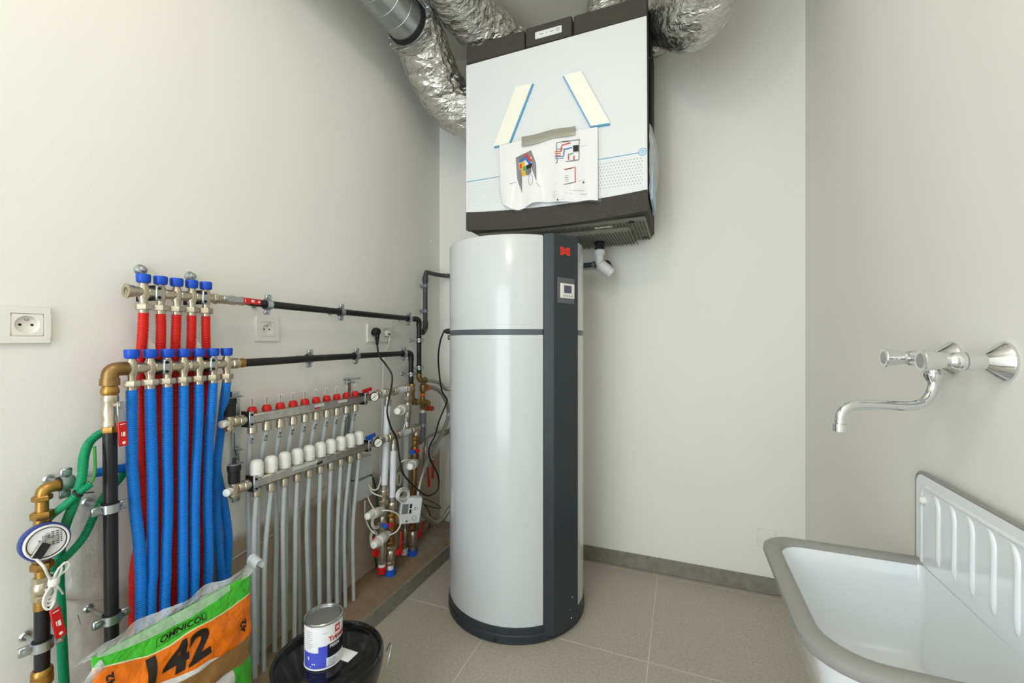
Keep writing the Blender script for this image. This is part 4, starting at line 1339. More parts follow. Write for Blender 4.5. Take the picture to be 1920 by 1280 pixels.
segs(r1, OP, [('tee_leg', 'c', 727, 737, 727, 752, 0.013, M_nickel), ('press_ring', 'c', 727, 750, 727, 760, 0.0175, M_steel), ('white_pipe', 'c', 726.5, 758, 720.5, 912, 0.0145, M_wpipe),
              ('press_ring', 'c', 720.3, 908, 720, 918, 0.0165, M_steel), ('union', 'n', 720, 916, 719.5, 930, 0.021, M_nickel), ('nut', 'h', 719.4, 936, 719.2, 946, 0.023, M_nickel), ('stem', 'c', 719.5, 928, 719.3, 940, 0.014, M_nickel),
              ('stem', 'c', 719, 944, 718, 962, 0.0145, M_nickel), ('nut', 'h', 718, 958, 717.5, 966, 0.018, M_nickel), ('valve_body', 'b', 717.5, 965, 716.5, 992, 0.0155, M_nickel), ('nut', 'h', 716.5, 976, 716.4, 982, 0.0215, M_nickel),
              ('stem', 'c', 716.5, 988, 716.3, 1012, 0.0145, M_nickel), ('ball_valve', 'b', 716.3, 1014, 716, 1050, 0.0185, M_nickel), ('nut', 'h', 716, 1050, 715.8, 1056, 0.0195, M_nickel), ('white_ring', 'c', 715.8, 1056, 715.7, 1063, 0.0165, M_white), ('red_cap', 'c', 715.6, 1061, 715.5, 1073, 0.021, M_redp)])
r2 = thing('riser_pipe', 'white riser with a brass mixing valve hanging from the tee of the return pipe', 'pipe', W(735, 940, OP + .02), gW)
segs(r2, OP + .02, [('tee_leg', 'c', 738.5, 822, 738.5, 833, 0.012, M_nickel), ('press_ring', 'c', 738.5, 831, 738.2, 844, 0.0175, M_steel), ('white_pipe', 'c', 738.2, 842, 735.5, 934, 0.0148, M_wpipe),
                    ('press_ring', 'c', 735.5, 931, 735.3, 941, 0.0165, M_steel), ('union', 'n', 735.3, 940, 735, 956, 0.0215, M_nickel), ('brass_stem', 'c', 735, 954, 734.5, 972, 0.014, M_brassd), ('brass_nut', 'h', 734.7, 962, 734.6, 969, 0.0185, M_brass),
                    ('mixing_body', 'b', 734.5, 968, 733.8, 1004, 0.021, M_brassd), ('brass_stem', 'c', 733.8, 1000, 733.4, 1024, 0.0145, M_brassd), ('brass_nut', 'h', 733.5, 1014, 733.3, 1021, 0.018, M_brass),
                    ('nut', 'h', 733.2, 1022, 733, 1030, 0.0225, M_nickel), ('ball_valve', 'b', 733, 1028, 732.5, 1052, 0.0205, M_nickel), ('nut', 'h', 732.3, 1051, 732.1, 1058, 0.020, M_nickel), ('white_ring', 'c', 732, 1058, 731.8, 1069, 0.015, M_white),
                    ('blue_cap', 'c', 731.8, 1066, 731.6, 1079, 0.0245, M_bluep)])
pb_ = W(744, 976, OP + .01)
obj('brass_flange', MB().lathe(pb_ + Vector((0.012, 0, 0)), (-0.6, 0.5, 0), [(0, 0.022), (0.006, 0.032), (0.024, 0.034), (0.028, 0.024)], 22), M_brassd, r2)
for (u, v, m, nm) in ((721, 985.5, M_bluep, 'blue_knob'), (730, 984, M_redp, 'red_knob')):
    p = W(u, v, OP + 0.05)
    obj(nm, MB().lathe(p, (1, -0.35, 0.05), [(-0.02, 0.006), (0, 0.006), (0, 0.0105), (0.012, 0.0105), (0.014, 0.006)], 12), m, r2)
r3 = thing('riser_pipe', 'white riser behind the brass column, dropping behind the heat meter', 'pipe', W(760, 925, OP - .03), gW)
segs(r3, OP - .03, [('white_pipe', 'c', 762, 797, 759.5, 940, 0.0145, M_wpipe), ('stem', 'c', 759.5, 936, 759, 990, 0.0135, M_nickel), ('ball_valve', 'b', 759, 988, 758.5, 1014, 0.0175, M_nickel), ('nut', 'h', 758.5, 1012, 758.4, 1020, 0.019, M_nickel), ('stem', 'c', 758.4, 1018, 758.3, 1030, 0.013, M_nickel), ('cap', 'c', 758.3, 1028, 758.2, 1038, 0.018, M_white)])
r4 = thing('valve_column', 'nickel valve column under the short black pipe with a white actuator', 'valve', W(764, 790, OP))
segs(r4, OP, [('brass_union', 'n', 772, 719, 773, 736, 0.0165, M_brass), ('stem', 'c', 766, 731, 765, 748, 0.0145, M_nickel), ('nut', 'h', 765, 742, 764.6, 753, 0.0225, M_nickel), ('valve_body', 'b', 765, 752, 764.5, 786, 0.0185, M_nickel),
              ('nut', 'h', 764, 784, 763.8, 790, 0.018, M_nickel), ('stem', 'c', 763.8, 788, 763.5, 800, 0.013, M_nickel), ('press_ring', 'c', 763.6, 790, 763.4, 797, 0.0145, M_steel)])
segs(r4, OP - .01, [('tee', 'c', 772, 735, 774, 758, 0.014, M_brassd), ('cross_pipe', 'c', 770, 752, 801, 755, 0.012, M_brassd), ('tee_end', 'n', 776, 751.5, 783, 754, 0.0175, M_brassd), ('tee_end', 'n', 795, 754, 803, 756, 0.0185, M_brassd)])
r5 = thing('valve_column', 'brass column with blue and red knobs above the heat meter', 'valve', W(776, 930, OP + .01))
segs(r5, OP + .01, [('elbow', 'b', 781, 804, 780, 820, 0.0185, M_nickel), ('brass_nut', 'h', 779, 817, 778.5, 826, 0.0195, M_brass), ('brass_stem', 'c', 778.5, 824, 778, 840, 0.0145, M_brass), ('brass_nut', 'h', 778.4, 829, 778.2, 836, 0.0185, M_brass), ('mixing_body', 'b', 778, 836, 777.4, 872, 0.0205, M_brassd),
                    ('brass_pipe', 'c', 777.4, 868, 775.8, 932, 0.0150, M_brassd), ('brass_nut', 'h', 776.6, 905, 776.4, 911, 0.0175, M_brassd), ('brass_nut', 'h', 776, 922, 775.6, 932, 0.0195, M_brassd),
                    ('nut', 'h', 774.6, 984, 774.5, 994, 0.0195, M_brassd), ('stem', 'c', 775, 928, 774.3, 998, 0.0135, M_brassd), ('ball_valve', 'b', 774.2, 994, 773.8, 1018, 0.0215, M_nickel), ('nut', 'h', 773.8, 1016, 773.7, 1022, 0.020, M_nickel), ('stem', 'c', 773.7, 1020, 773.6, 1032, 0.0165, M_steel), ('blue_cap', 'c', 773.6, 1030, 773.4, 1048, 0.0245, M_bluep)])
for (u, v, m, nm) in ((772.5, 847.5, M_bluep, 'blue_knob'), (781.5, 845, M_redp, 'red_knob')):
    p = W(u, v, OP + 0.040)
    kb = obj(nm, MB().lathe(p, (1, -0.35, 0.02), [(-0.02, 0.006), (0, 0.006), (0, 0.0115), (0.010, 0.0115), (0.012, 0.007)], 14), m, r5)
# levers of the three low ball valves (red)
for t, u, v, u2, v2, off in ((r1, 706, 1037, 700, 1008, OP + .03), (r2, 750, 1035, 752, 996, OP + .05), (r5, 786, 1002, 793, 976, OP + .03)):
    p = W(u, v, off); q = W(u2, v2, off)
    L = (q - p).length
    hb = obj('lever_hub', MB().cyl(p + Vector((-0.012, 0, 0)), p + Vector((0.004, 0, 0)), 0.0155).cyl(p + Vector((0.004, 0, 0)), p + Vector((0.008, 0, 0)), 0.006, n=8), M_redp, t)
    dn = (q - p).normalized(); n = Vector((1, 0, 0)); n = (n - dn * n.dot(dn)).normalized(); sd_ = dn.cross(n)
    M = Matrix(((dn.x, sd_.x, n.x, p.x), (dn.y, sd_.y, n.y, p.y), (dn.z, sd_.z, n.z, p.z), (0, 0, 0, 1)))
    obj('lever_grip', MB().box((0, -0.007, -0.003), (L, 0.007, 0.005), 0.003, M), M_redp, t)


def actuator(name, label, off, base, tip, r=0.024):
    p0 = W(base[0], base[1], off); p1 = W(tip[0], tip[1], off + base[2])
    d_ = p1 - p0; L = d_.length
    t = thing(name, label, 'actuator', p0, 'white valve actuators')
    obj('ring_nut', MB().lathe(p0, d_, [(0, r * .62), (L * .12, r * .80), (L * .28, r * .80), (L * .30, r * .6)], 14), M_white, t)
    obj('actuator_body', MB().lathe(p0 + d_ * 0.26, d_, [(0, r * .80), (L * .05, r), (L * .36, r), (L * .42, r * .94)], 10), M_white, t)
    obj('actuator_knob', MB().lathe(p0 + d_ * 0.66, d_, [(0, r * .80), (L * .24, r * .74), (L * .32, r * .60), (L * .335, r * .2)], 20), M_white, t)
    return t


actuator('valve_actuator', 'white round actuator below the supply pipe, uppermost of the four', OP + .01, (763, 765, 0.05), (744, 771))
actuator('valve_actuator', 'white round actuator on the brass column above the heat meter', OP + .02, (779, 866, 0.06), (768, 875))
actuator('valve_actuator', 'white actuator pointing left beside the heat meter, upper of the low pair', OP, (717, 956, 0.03), (688, 968), 0.022)
actuator('valve_actuator', 'white actuator pointing left above the red caps, lowest of the four', OP + .02, (728, 1000, 0.03), (700, 1022), 0.0235)

# heat meter
hp = W(768, 955, 0.135)
ht = thing('heat_meter', 'white heat meter with a grey display and two black buttons', 'meter', (hp.x, hp.y, hp.z - 0.06))
Mh = Matrix.Translation(hp) @ Matrix.Rotation(math.radians(-38), 4, 'Z') @ Matrix.Rotation(math.radians(-7), 4, 'X')
# local: x out of the wall, y to the right, z up
obj('housing', MB().box((-0.020, -0.054, -0.062), (0.020, 0.054, 0.062), 0.006, Mh), M_whitec, ht)
obj('screen', MB().box((0.0195, -0.044, -0.012), (0.0212, -0.014, 0.034), 0, Mh), M_lcd, ht)
for z in (-0.002, 0.024):
    obj('button', MB().box((0.0195, -0.008, z - 0.010), (0.0222, 0.003, z + 0.010), 0.002, Mh), M_ink, ht)
pr = MB()
for (a, b, c, e) in ((0.016, 0.004, 0.024, 0.007), (0.016, 0.013, 0.024, 0.016), (0.016, 0.004, 0.0185, 0.016), (0.030, 0.004, 0.032, 0.016)):
    pr.box((0.0198, a, b), (0.0206, c, e), 0, Mh)
pr.box((0.0198, -0.020, -0.052), (0.0206, -0.010, -0.043), 0, Mh)
for k in range(10):
    a = 2 * math.pi * k / 10
    pr.box((0.0198, 0.020 + 0.010 * math.cos(a) - .001, -0.036 + 0.010 * math.sin(a) - .001), (0.0206, 0.020 + 0.010 * math.cos(a) + .003, -0.036 + 0.010 * math.sin(a) + .002), 0, Mh)
obj('front_print', pr, M_inkg, ht)

# brass elbows with braided hoses, safety group, grey trap
b1 = thing('brass_elbow', 'aged brass elbow at the foot of the corner black riser', 'fitting', W(789, 712, 0.06))
be = Vector((xe, py1 + 0.008, zUb))
obj('elbow', MB().tube(spline([be + Vector((0, 0, 0.012)), be + Vector((0, 0, -0.008)), be + Vector((0.008, 0.012, -0.026)), be + Vector((0.014, 0.040, -0.026))], 0.005), 0.0145, 14), M_brassd, b1)
obj('collar', MB().lathe(be + Vector((0.012, 0.030, -0.026)), (0.2, 1, 0), [(0, 0.0175), (0.010, 0.0175)], 14).lathe(be + Vector((0, 0, 0.012)), (0, 0, -1), [(0, 0.0165), (0.008, 0.0165)], 14), M_brassd, b1)
sg = thing('safety_group', 'brass safety group with an orange ring and a red relief cap', 'valve', W(793, 770, 0.06))
segs(sg, 0.06, [('elbow', 'b', 793.5, 719, 793, 736, 0.0175, M_brassd), ('elbow_arm', 'c', 793.5, 726, 801, 726.5, 0.0135, M_brassd), ('arm_collar', 'c', 799, 726.4, 801.5, 726.5, 0.0175, M_orangep),
                ('orange_ring', 'c', 792.6, 737, 792.5, 742, 0.0145, M_orangep), ('stem', 'c', 793, 734, 792, 768, 0.0115, M_brassd), ('body', 'b', 792.5, 743, 792, 764, 0.0155, M_brassd), ('side_outlet', 'c', 792, 765, 801, 765, 0.010, M_brassd),
                ('red_cap', 'c', 800, 765, 810, 765.3, 0.0145, M_redp), ('drip_funnel', 'n', 792.5, 768, 792.5, 776, 0.0125, M_white)])
tr = thing('drain_trap', 'mid-grey plastic drain trap below the red relief cap', 'drain trap', W(792, 828, 0.06))
q0, q1 = W(792.8, 774, 0.06), W(792.8, 800, 0.06)
obj('inlet_cup', MB().lathe(q0, (0, 0, -1), [(0, 0.014), (0.002, 0.0185), (q0.z - q1.z, 0.0185)], 18), M_greyp, tr)
obj('bend', MB().tube(spline([q1 + Vector((0, 0, 0.01)), q1 + Vector((0, 0, -0.02)), q1 + Vector((0.002, -0.006, -0.045)), q1 + Vector((0.004, -0.022, -0.066)), q1 + Vector((0.004, -0.05, -0.07))], 0.006), 0.0175, 16), M_greyp, tr)
qc = W(792.8, 795, 0.06)
obj('trap_clamp', MB().lathe(qc, (0, 0, -1), [(-0.004, 0.0205), (-0.004, 0.0225), (0.012, 0.0225), (0.012, 0.0205)], 20).cyl(qc + Vector((-0.02, 0, -0.004)), (XL, qc.y, qc.z - 0.004), 0.003), M_zinc, tr)
fv = thing('filling_valve', 'small nickel filling valve with two red levers behind the curved hose', 'valve', W(797, 870, 0.05))
segs(fv, 0.05, [('ferrule', 'c', 799, 828, 798.6, 838, 0.0105, M_steel), ('body', 'b', 798.5, 836, 796.5, 862, 0.0155, M_nickel), ('nut', 'h', 797.6, 846, 797.2, 852, 0.0175, M_nickel), ('stem', 'c', 797, 858, 795, 900, 0.0115, M_nickel)])
for (u, v, u2, v2) in ((802, 874, 804.5, 912), (812, 862, 811.5, 897)):
    p, q = W(u, v, 0.075), W(u2, v2, 0.085)
    obj('red_lever', MB().cyl(p, q, 0.0055, 0.0080, n=10), M_redp, fv)
    obj('lever_arm', MB().cyl(W(797.5, v - 2, 0.05), p, 0.004, n=8), M_nickel, fv)


def hose(label, pts, r, m=None, nm='braided_hose', cat='hose', group='braided steel hoses', n=12):
    return tag(obj(nm, MB().tube(spline(pts, 0.010), r, n), m or M_braid), label, cat, group)


back1 = Vector((TX - 0.25, YB - 0.05, 1.0))
hose('upper braided hose from the aged brass elbow to behind the water heater', [be + Vector((0.012, 0.036, -0.026)), W(812, 714, 0.075), W(826, 719, 0.085), W(841, 729, 0.10), (-1.10, YB - 0.06, 0.96), (-0.95, YB - 0.10, 0.93)], 0.0105)
hose('long braided hose looping from the safety group down past the heat meter', [W(801, 726.5, 0.06), W(813, 727, 0.075), W(827, 736, 0.09), W(838, 756, 0.10), W(841, 778, 0.10), W(833, 803, 0.11), W(819, 831, 0.12), W(803, 862, 0.13), W(791, 895, 0.14), W(784, 930, 0.145), W(788, 956, 0.15), W(804, 972, 0.155), W(826, 976, 0.15), (-1.14, YB - 0.10, 0.30), (-0.98, YB - 0.10, 0.33)], 0.0115)
hose('short braided hose arching from the filling valve to behind the water heater', [W(799, 830, 0.05), W(801, 821, 0.055), W(814, 813, 0.07), W(830, 808, 0.085), W(841, 806, 0.095), (-1.10, YB - 0.07, 0.72), (-0.97, YB - 0.10, 0.73)], 0.0095)
hose('thin braided hose under the short arching hose', [W(801, 845, 0.045), W(815, 830, 0.06), W(830, 818, 0.075), W(842, 811, 0.09), (-1.08, YB - 0.06, 0.70)], 0.008)

# junction boxes on the wall
for (v0_, v1_, lab) in ((858, 897, 'grey wall junction box behind the last grey pipes, upper of the pair'), (899, 938, 'grey wall junction box behind the last grey pipes, lower of the pair')):
    a, b = W(660, v0_, 0.02), W(692, v1_, 0.02)
    za_, zb_2 = W(676, v0_, 0.035).z, W(676, v1_, 0.035).z
    jb = thing('junction_box', lab, 'junction box', (XL, (a.y + b.y) / 2, zb_2), 'grey junction boxes')
    obj('box_body', MB().box((XL, a.y, zb_2), (XL + 0.036, b.y, za_), 0.006), M_jbox, jb)
    obj('box_lid', MB().box((XL + 0.034, a.y + 0.002, zb_2 + 0.002), (XL + 0.042, b.y - 0.002, za_ - 0.002), 0.003), M_jbox, jb)


# ================================================================== SOCKETS AND CABLES
def socket_insert(t, x, y, z, w, h, face=(1, 0, 0), right=(0, 1, 0), pins=True):
    """square insert with a round dish, in the plane of the wall"""
    n = Vector(face); rt = Vector(right); up = Vector((0, 0, 1))
    c = Vector((x, y, z))
    K = 32; r = min(w, h) * 0.42
    mb = MB()
    vs = []
    for k in range(K):
        a = 2 * math.pi * k / K
        ca, sa = math.cos(a), math.sin(a)
        s = min(w / 2 / max(abs(ca), 1e-6), h / 2 / max(abs(sa), 1e-6))
        vs.append(c + rt * (ca * s) + up * (sa * s))
    for rr, dd in ((r, 0.0), (r * 0.97, -0.0062), (r * 0.9, -0.0070)):
        for k in range(K):
            a = 2 * math.pi * k / K
            vs.append(c + rt * (math.cos(a) * rr) + up * (math.sin(a) * rr) + n * dd)
    fs_ = []
    for i in range(3):
        for k in range(K):
            k2 = (k + 1) % K
            fs_.append((i * K + k, i * K + k2, (i + 1) * K + k2, (i + 1) * K + k))
    fs_.append(tuple(3 * K + k for k in range(K)))
    mb.add(vs, fs_)
    ins = obj('socket_insert', mb, M_sock, t)
    if pins:
        base = c - n * 0.0070
        for dx in (-0.0095, 0.0095):
            obj('contact_hole', MB().lathe(base + rt * dx, n, [(0, 0.0028), (0.0004, 0.0028)], 12), M_dark, ins)
        obj('earth_pin', MB().lathe(base + up * 0.0115, n, [(0, 0.0026), (0.006, 0.0024), (0.007, 0.001)], 12), M_steel, ins)
    return ins


def socket(label, y0, y1, z0, z1, n=1, wall='L', pins=True):
    if wall == 'L':
        t = thing('wall_socket', label, 'socket', (XL, (y0 + y1) / 2, z0), 'wall sockets')
        ew = (y1 - y0) / n
        pl_ = MB()
        hw = 0.026
        # frame plate around the inserts
        ys_ = []
        for k in range(n):
            yc = y0 + (k + 0.5) * ew
            ys_.append(yc)
        zc_ = (z0 + z1) / 2
        ih = (z1 - z0) * 0.30
        pl_.box((XL, y0, z0), (XL + 0.0088, y1, zc_ - ih), 0.001).box((XL, y0, zc_ + ih), (XL + 0.0088, y1, z1), 0.001)
        edges = [y0] + [v for yc in ys_ for v in (yc - hw, yc + hw)] + [y1]
        for k in range(0, len(edges), 2):
            pl_.box((XL, edges[k], zc_ - ih - .001), (XL + 0.0088, edges[k + 1], zc_ + ih + .001), 0)
        obj('frame_plate', pl_, M_sock, t)
        for yc in ys_:
            socket_insert(t, XL + 0.0080, yc, zc_, hw * 2 - 0.0012, 2 * ih - 0.0012, pins=pins)
    return t


ya, yb = W(0, 600, 0).y - 0.075, W(92, 609, 0).y
zlo, zhi = W(46, 643.5, 0).z, W(46, 574, 0).z
socket('wide white double wall socket at the left edge above the water meter', ya, yb, zlo, zhi, 2)
socket('single white wall socket below the first clamp of the upper black pipe', W(478, 600, 0).y, W(520, 600, 0).y, W(500, 639.5, 0).z, W(500, 595, 0).z, 1)
dy0, dy1 = W(687, 620, 0).y, W(732, 620, 0).y
dz0, dz1 = W(710, 641, 0).z, W(710, 608, 0).z
socket('white double wall socket with a black and a white plug', dy0, dy1, dz0, dz1, 2, pins=False)
# blank socket plate on the back wall behind the sink
pA, pB_ = B(1420, 990, 0), B(1449, 1025, 0)
ts = thing('wall_socket', 'white wall socket low on the back wall behind the sink rim', 'socket', (pA.x + 0.03, YB, pB_.z), 'wall sockets')
fw = 0.074
obj('frame_plate', MB().box((pA.x, YB - 0.008, pB_.z - 0.004), (pA.x + fw, YB, pB_.z + fw + 0.002), 0.0015), M_sock, ts)
obj('socket_insert', MB().box((pA.x + 0.014, YB - 0.0092, pB_.z + 0.010), (pA.x + fw - 0.014, YB - 0.007, pB_.z + fw - 0.012), 0.0008), M_sock, ts)

yp1 = dy0 + (dy1 - dy0) * 0.25
yp2 = dy0 + (dy1 - dy0) * 0.75
zpc = (dz0 + dz1) / 2
pk = thing('power_cable', 'black power cable drooping from the double socket to the water heater', 'cable', (XL + 0.03, yp1, zpc))
obj('plug', MB().lathe((XL + 0.004, yp1, zpc + 0.006), (1, 0, 0), [(0, 0.017), (0.016, 0.019), (0.030, 0.0165), (0.033, 0.012)], 20).box((XL + 0.016, yp1 - 0.010, zpc - 0.028), (XL + 0.036, yp1 + 0.010, zpc + 0.008), 0.006).lathe((XL + 0.026, yp1, zpc - 0.025), (0, 0, -1), [(0, 0.0095), (0.030, 0.0055)], 12), M_rubber, pk)
cp_ = [(XL + 0.026, yp1, zpc - 0.05)] + [W(u, v, o) for u, v, o in ((708, 652, .05), (711, 667, .085), (724, 684, .10), (735, 704, .125), (733, 730, .14), (728, 753, .14), (726, 774, .14), (733, 801, .14), (744, 823, .145), (749, 858, .15), (757, 889, .16), (780, 914.5, .17), (801, 928.8, .165), (818, 921.8, .155), (823, 906, .145), (820, 888, .135), (806, 858, .145), (805, 838, .145), (815, 818, .14), (820, 800, .135), (824, 787, .13), (836, 758, .13), (838, 748, .13), (828, 730, .13), (823, 692, .14), (822, 664, .16), (826, 638, .20), (832, 622, .26))]
tp_ = tc_ + sd * (TR + 0.030) + Vector((0, 0, 1.186))
cp_.append(tp_)
obj('cable', MB().tube(spline(cp_, 0.012), 0.0042, 8), M_cableb, pk)
obj('heater_plug', MB().lathe(tc_ + sd * (TR - 0.006) + Vector((0, 0, 1.186)), sd, [(0, 0.0125), (0.022, 0.0125), (0.030, 0.010), (0.040, 0.006)], 14), M_rubber, pk)
wk = thing('charger_cable', 'white plug and thin white cable hanging from the double socket', 'cable', (XL + 0.03, yp2, zpc))
obj('plug', MB().lathe((XL + 0.004, yp2, zpc), (1, 0, 0), [(0, 0.017), (0.010, 0.017), (0.022, 0.013)], 18).box((XL + 0.010, yp2 - 0.012, zpc - 0.012), (XL + 0.026, yp2 + 0.034, zpc + 0.004), 0.005), M_white, wk)
obj('cable', MB().tube(spline([(XL + 0.018, yp2 + 0.030, zpc - 0.004)] + [W(u, v, .02) for u, v in ((731, 633), (728, 648), (721, 664), (718, 700), (718, 740), (716, 800), (713, 860), (714, 890))], 0.012), 0.0025, 6), M_cablew, wk)

# white actuator leads and coils
def cable(label, pts, r, m, nm='signal_cable', group=None, cat='cable'):
    return tag(obj(nm, MB().tube(spline(pts, 0.008), r, 8), m), label, cat, group)


gL = 'thin white leads of the valve actuators'
cable('white lead hanging from the uppermost actuator', [W(u, v, o) for u, v, o in ((761, 776, .11), (761, 788, .12), (757, 804, .12), (752, 818, .07), (748, 842, .05), (744, 866, .05), (742, 884, .06))], 0.0028, M_cablew, group=gL)
cable('white lead curving left from the actuator on the brass column', [W(u, v, o) for u, v, o in ((770, 862, .14), (757, 863, .13), (747, 872, .10), (743, 884, .08))], 0.0028, M_cablew, group=gL)
cable('white lead looping right of the lowest pair of actuators', [W(u, v, o) for u, v, o in ((716, 957, .13), (730, 957, .15), (745, 963, .16), (751, 975, .165), (749, 988, .165), (741, 998, .16), (730, 1003, .15))], 0.0032, M_cablew, group=gL)
cable('white lead dropping from the grey boxes round the low actuators', [W(u, v, o) for u, v, o in ((684, 938, .04), (684, 960, .05), (688, 980, .06), (696, 994, .08), (703, 1000, .10))], 0.0030, M_cablew, group=gL)
cable('white lead from the grey boxes to the tall riser', [W(u, v, o) for u, v, o in ((691, 908, .04), (697, 917, .06), (707, 917, .08), (712, 906, .08), (714, 892, .06))], 0.0030, M_cablew, group=gL)
cable('white lead from the grey boxes to the upper low actuator', [W(u, v, o) for u, v, o in ((689, 930, .04), (694, 942, .06), (700, 952, .08), (705, 957, .10))], 0.0030, M_cablew, group=gL)
cable('white lead passing right under the tall riser union', [W(u, v, o) for u, v, o in ((691, 914, .04), (698, 923, .07), (708, 928, .09), (716, 930, .12))], 0.0030, M_cablew, group=gL)


def coil(label, c, a, b, turns, r, m, off, tilt=0.0, spread=0.006, nm='cable_coil', thick=0.01):
    """loops of cable lying in front of the left wall; a, b: half sizes along the wall and up"""
    c0 = W(c[0], c[1], off)
    pts = []
    N_ = turns * 20
    for i in range(N_ + 1):
        t = 2 * math.pi * i / 20
        k = int(i / 20) + (i % 20) / 20
        jx = spread * math.sin(k * 2.4 + 1); jz = spread * math.cos(k * 1.9)
        y_, z_ = (a + jx) * math.cos(t), (b + jz) * math.sin(t)
        pts.append(c0 + Vector((thick * (k / turns - 0.5) + 0.35 * 0 , y_ * math.cos(tilt) - z_ * math.sin(tilt), y_ * math.sin(tilt) + z_ * math.cos(tilt))))
    return tag(obj(nm, MB().tube(spline(pts, 0.008), r, 7), m), label, 'cable', 'coiled cables of the pump group')


coil('white cable coil lying on top of the heat meter', (756, 928), 0.045, 0.026, 5, 0.0030, M_cablew, .135, -0.35, 0.007)
coil('white cable coil hanging between the two long white risers', (748, 898), 0.016, 0.030, 4, 0.0028, M_cablew, .05, 0, 0.004)
coil('white cable coil hanging below the upper low actuator', (707, 976), 0.030, 0.030, 4, 0.0028, M_cablew, .07, 0.3, 0.005)
coil('white cable coil beside the lowest actuator', (702, 1012), 0.020, 0.042, 4, 0.0028, M_cablew, .06, 0.2, 0.004)
coil('black cable coil lying on the ledge beside the low red lever', (804, 1022), 0.034, 0.018, 4, 0.0026, M_cableb, .10, 0.1, 0.006)
cable('dark green earth wire running behind the grey boxes', [W(u, v, o) for u, v, o in ((692, 884, .02), (700, 898, .02), (705, 920, .02), (707, 946, .03), (700, 960, .02), (695, 985, .02), (700, 1020, .02), (706, 1064, .02))], 0.0034, mat('dark_green_wire', (22, 84, 48), 0.5), 'earth_wire')
cable('green earth wire loop beside the long braided hose', [W(u, v, o) for u, v, o in ((788, 933, .06), (800, 936, .05), (815, 943, .05), (826, 951, .05), (822, 953, .05), (806, 949, .05), (790, 943, .06))], 0.0030, mat('dark_green_wire', (22, 84, 48), 0.5), 'earth_wire')
cable('black thin lead hanging behind the long braided hose', [W(u, v, o) for u, v, o in ((795, 945, .05), (806, 962, .05), (807, 980, .05), (801, 995, .05), (798, 1010, .06), (800, 1016, .07))], 0.0026, M_cableb)
cable('thin pale cable running diagonally on the wall behind the grey pipes', [W(u, v, 0.006) for u, v in ((433, 1050), (465, 1030), (500, 1010), (540, 978), (575, 948), (612, 911))], 0.0026, mat('pale_cable', (206, 200, 186), 0.6), 'wall_cable')
cable('thin pale cable crossing the plaster behind the vertical black pipe', [W(u, v, 0.005) for u, v in ((100, 1118), (118, 1124), (150, 1127), (190, 1121), (225, 1117), (258, 1112), (300, 1100))], 0.0026, mat('pale_cable', (206, 200, 186), 0.6), 'wall_cable')


# ================================================================== LEFT RISERS, WATER METER, GREEN CONDUITS
OB = 0.10
# brass elbow and valve from the lower distributor down to the vertical black pipe
ye = W(206, 691, OB).y
bt = thing('ball_valve', 'brass elbow and nickel ball valve with a red lever above the vertical black pipe', 'valve', (xl, ye, 0.95))
yl0 = YLs[0] - 0.010
obj('elbow', MB().tube(spline([(xl, yl0, ZL), (xl, ye + 0.016, ZL), (xl, ye + 0.004, ZL - 0.004), (xl, ye, ZL - 0.016), (xl, ye, ZL - 0.034)], 0.004), 0.0165, 18), M_brassd, bt)
obj('elbow_collar', MB().lathe((xl, yl0 - 0.002, ZL), (0, -1, 0), [(0, 0.0135), (0, 0.0165), (0.012, 0.0165)], 18).lathe((xl, ye, ZL - 0.022), (0, 0, -1), [(0, 0.0185), (0.014, 0.0190), (0.016, 0.0190)], 20), M_brassd, bt)
obj('union', MB().lathe((xl, ye, ZL - 0.038), (0, 0, -1), [(0, 0.014), (0.006, 0.0155), (0.010, 0.0175), (0.018, 0.0175), (0.024, 0.014)], 18), M_brass, bt)
obj('valve_body', MB().lathe((xl, ye, ZL - 0.060), (0, 0, -1), [(0, 0.0145), (0.006, 0.0165), (0.016, 0.0165), (0.020, 0.0145), (0.040, 0.0175), (0.058, 0.0145), (0.062, 0.0165), (0.074, 0.0165), (0.077, 0.013)], 12), M_nickel, bt)
obj('lower_nut', MB().hex((xl, ye, ZL - 0.150), (xl, ye, ZL - 0.134), 0.0165), M_brass, bt)
zv = W(222, 757, OB).z
obj('stem', MB().cyl((xl + 0.010, ye + 0.004, zv), (xl + 0.026, ye + 0.008, zv), 0.006), M_nickel, bt)
lever(bt, (xl + 0.026, ye + 0.008, zv), (0, 0.06, -1), None, 0.017, 0.098, 0.040)
# vertical black pipe
vb = thing('black_pipe', 'vertical black pipe left of the blue conduits', 'pipe', (xl, ye, 0.3))
zt1 = ZL - 0.148
obj('pipe', MB().cyl((xl, ye, zt1), (xl + 0.0, ye + 0.004, 0.36), 0.0135, n=18), M_bpipe, vb)
obj('foot_fitting', MB().hex((xl, ye + 0.004, 0.345), (xl, ye + 0.004, 0.37), 0.018).nut((xl, ye + 0.004, 0.345), (xl, ye + 0.004, 0.28), 0.0175).cyl((xl, ye + 0.004, 0.30), (xl, ye + 0.004, LEDGEZ - 0.012), 0.0135), M_brassd, vb)
clamp((xl, ye, W(211, 950, OB).z), (0, 0, 1), (0, 1, 0), 0.0135, 'zinc pipe clamp at mid height of the vertical black pipe', gC)
clamp((xl, ye + 0.003, W(211, 1157, OB).z), (0, 0, 1), (0, 1, 0), 0.0135, 'zinc pipe clamp low on the vertical black pipe just above the bag', gC)

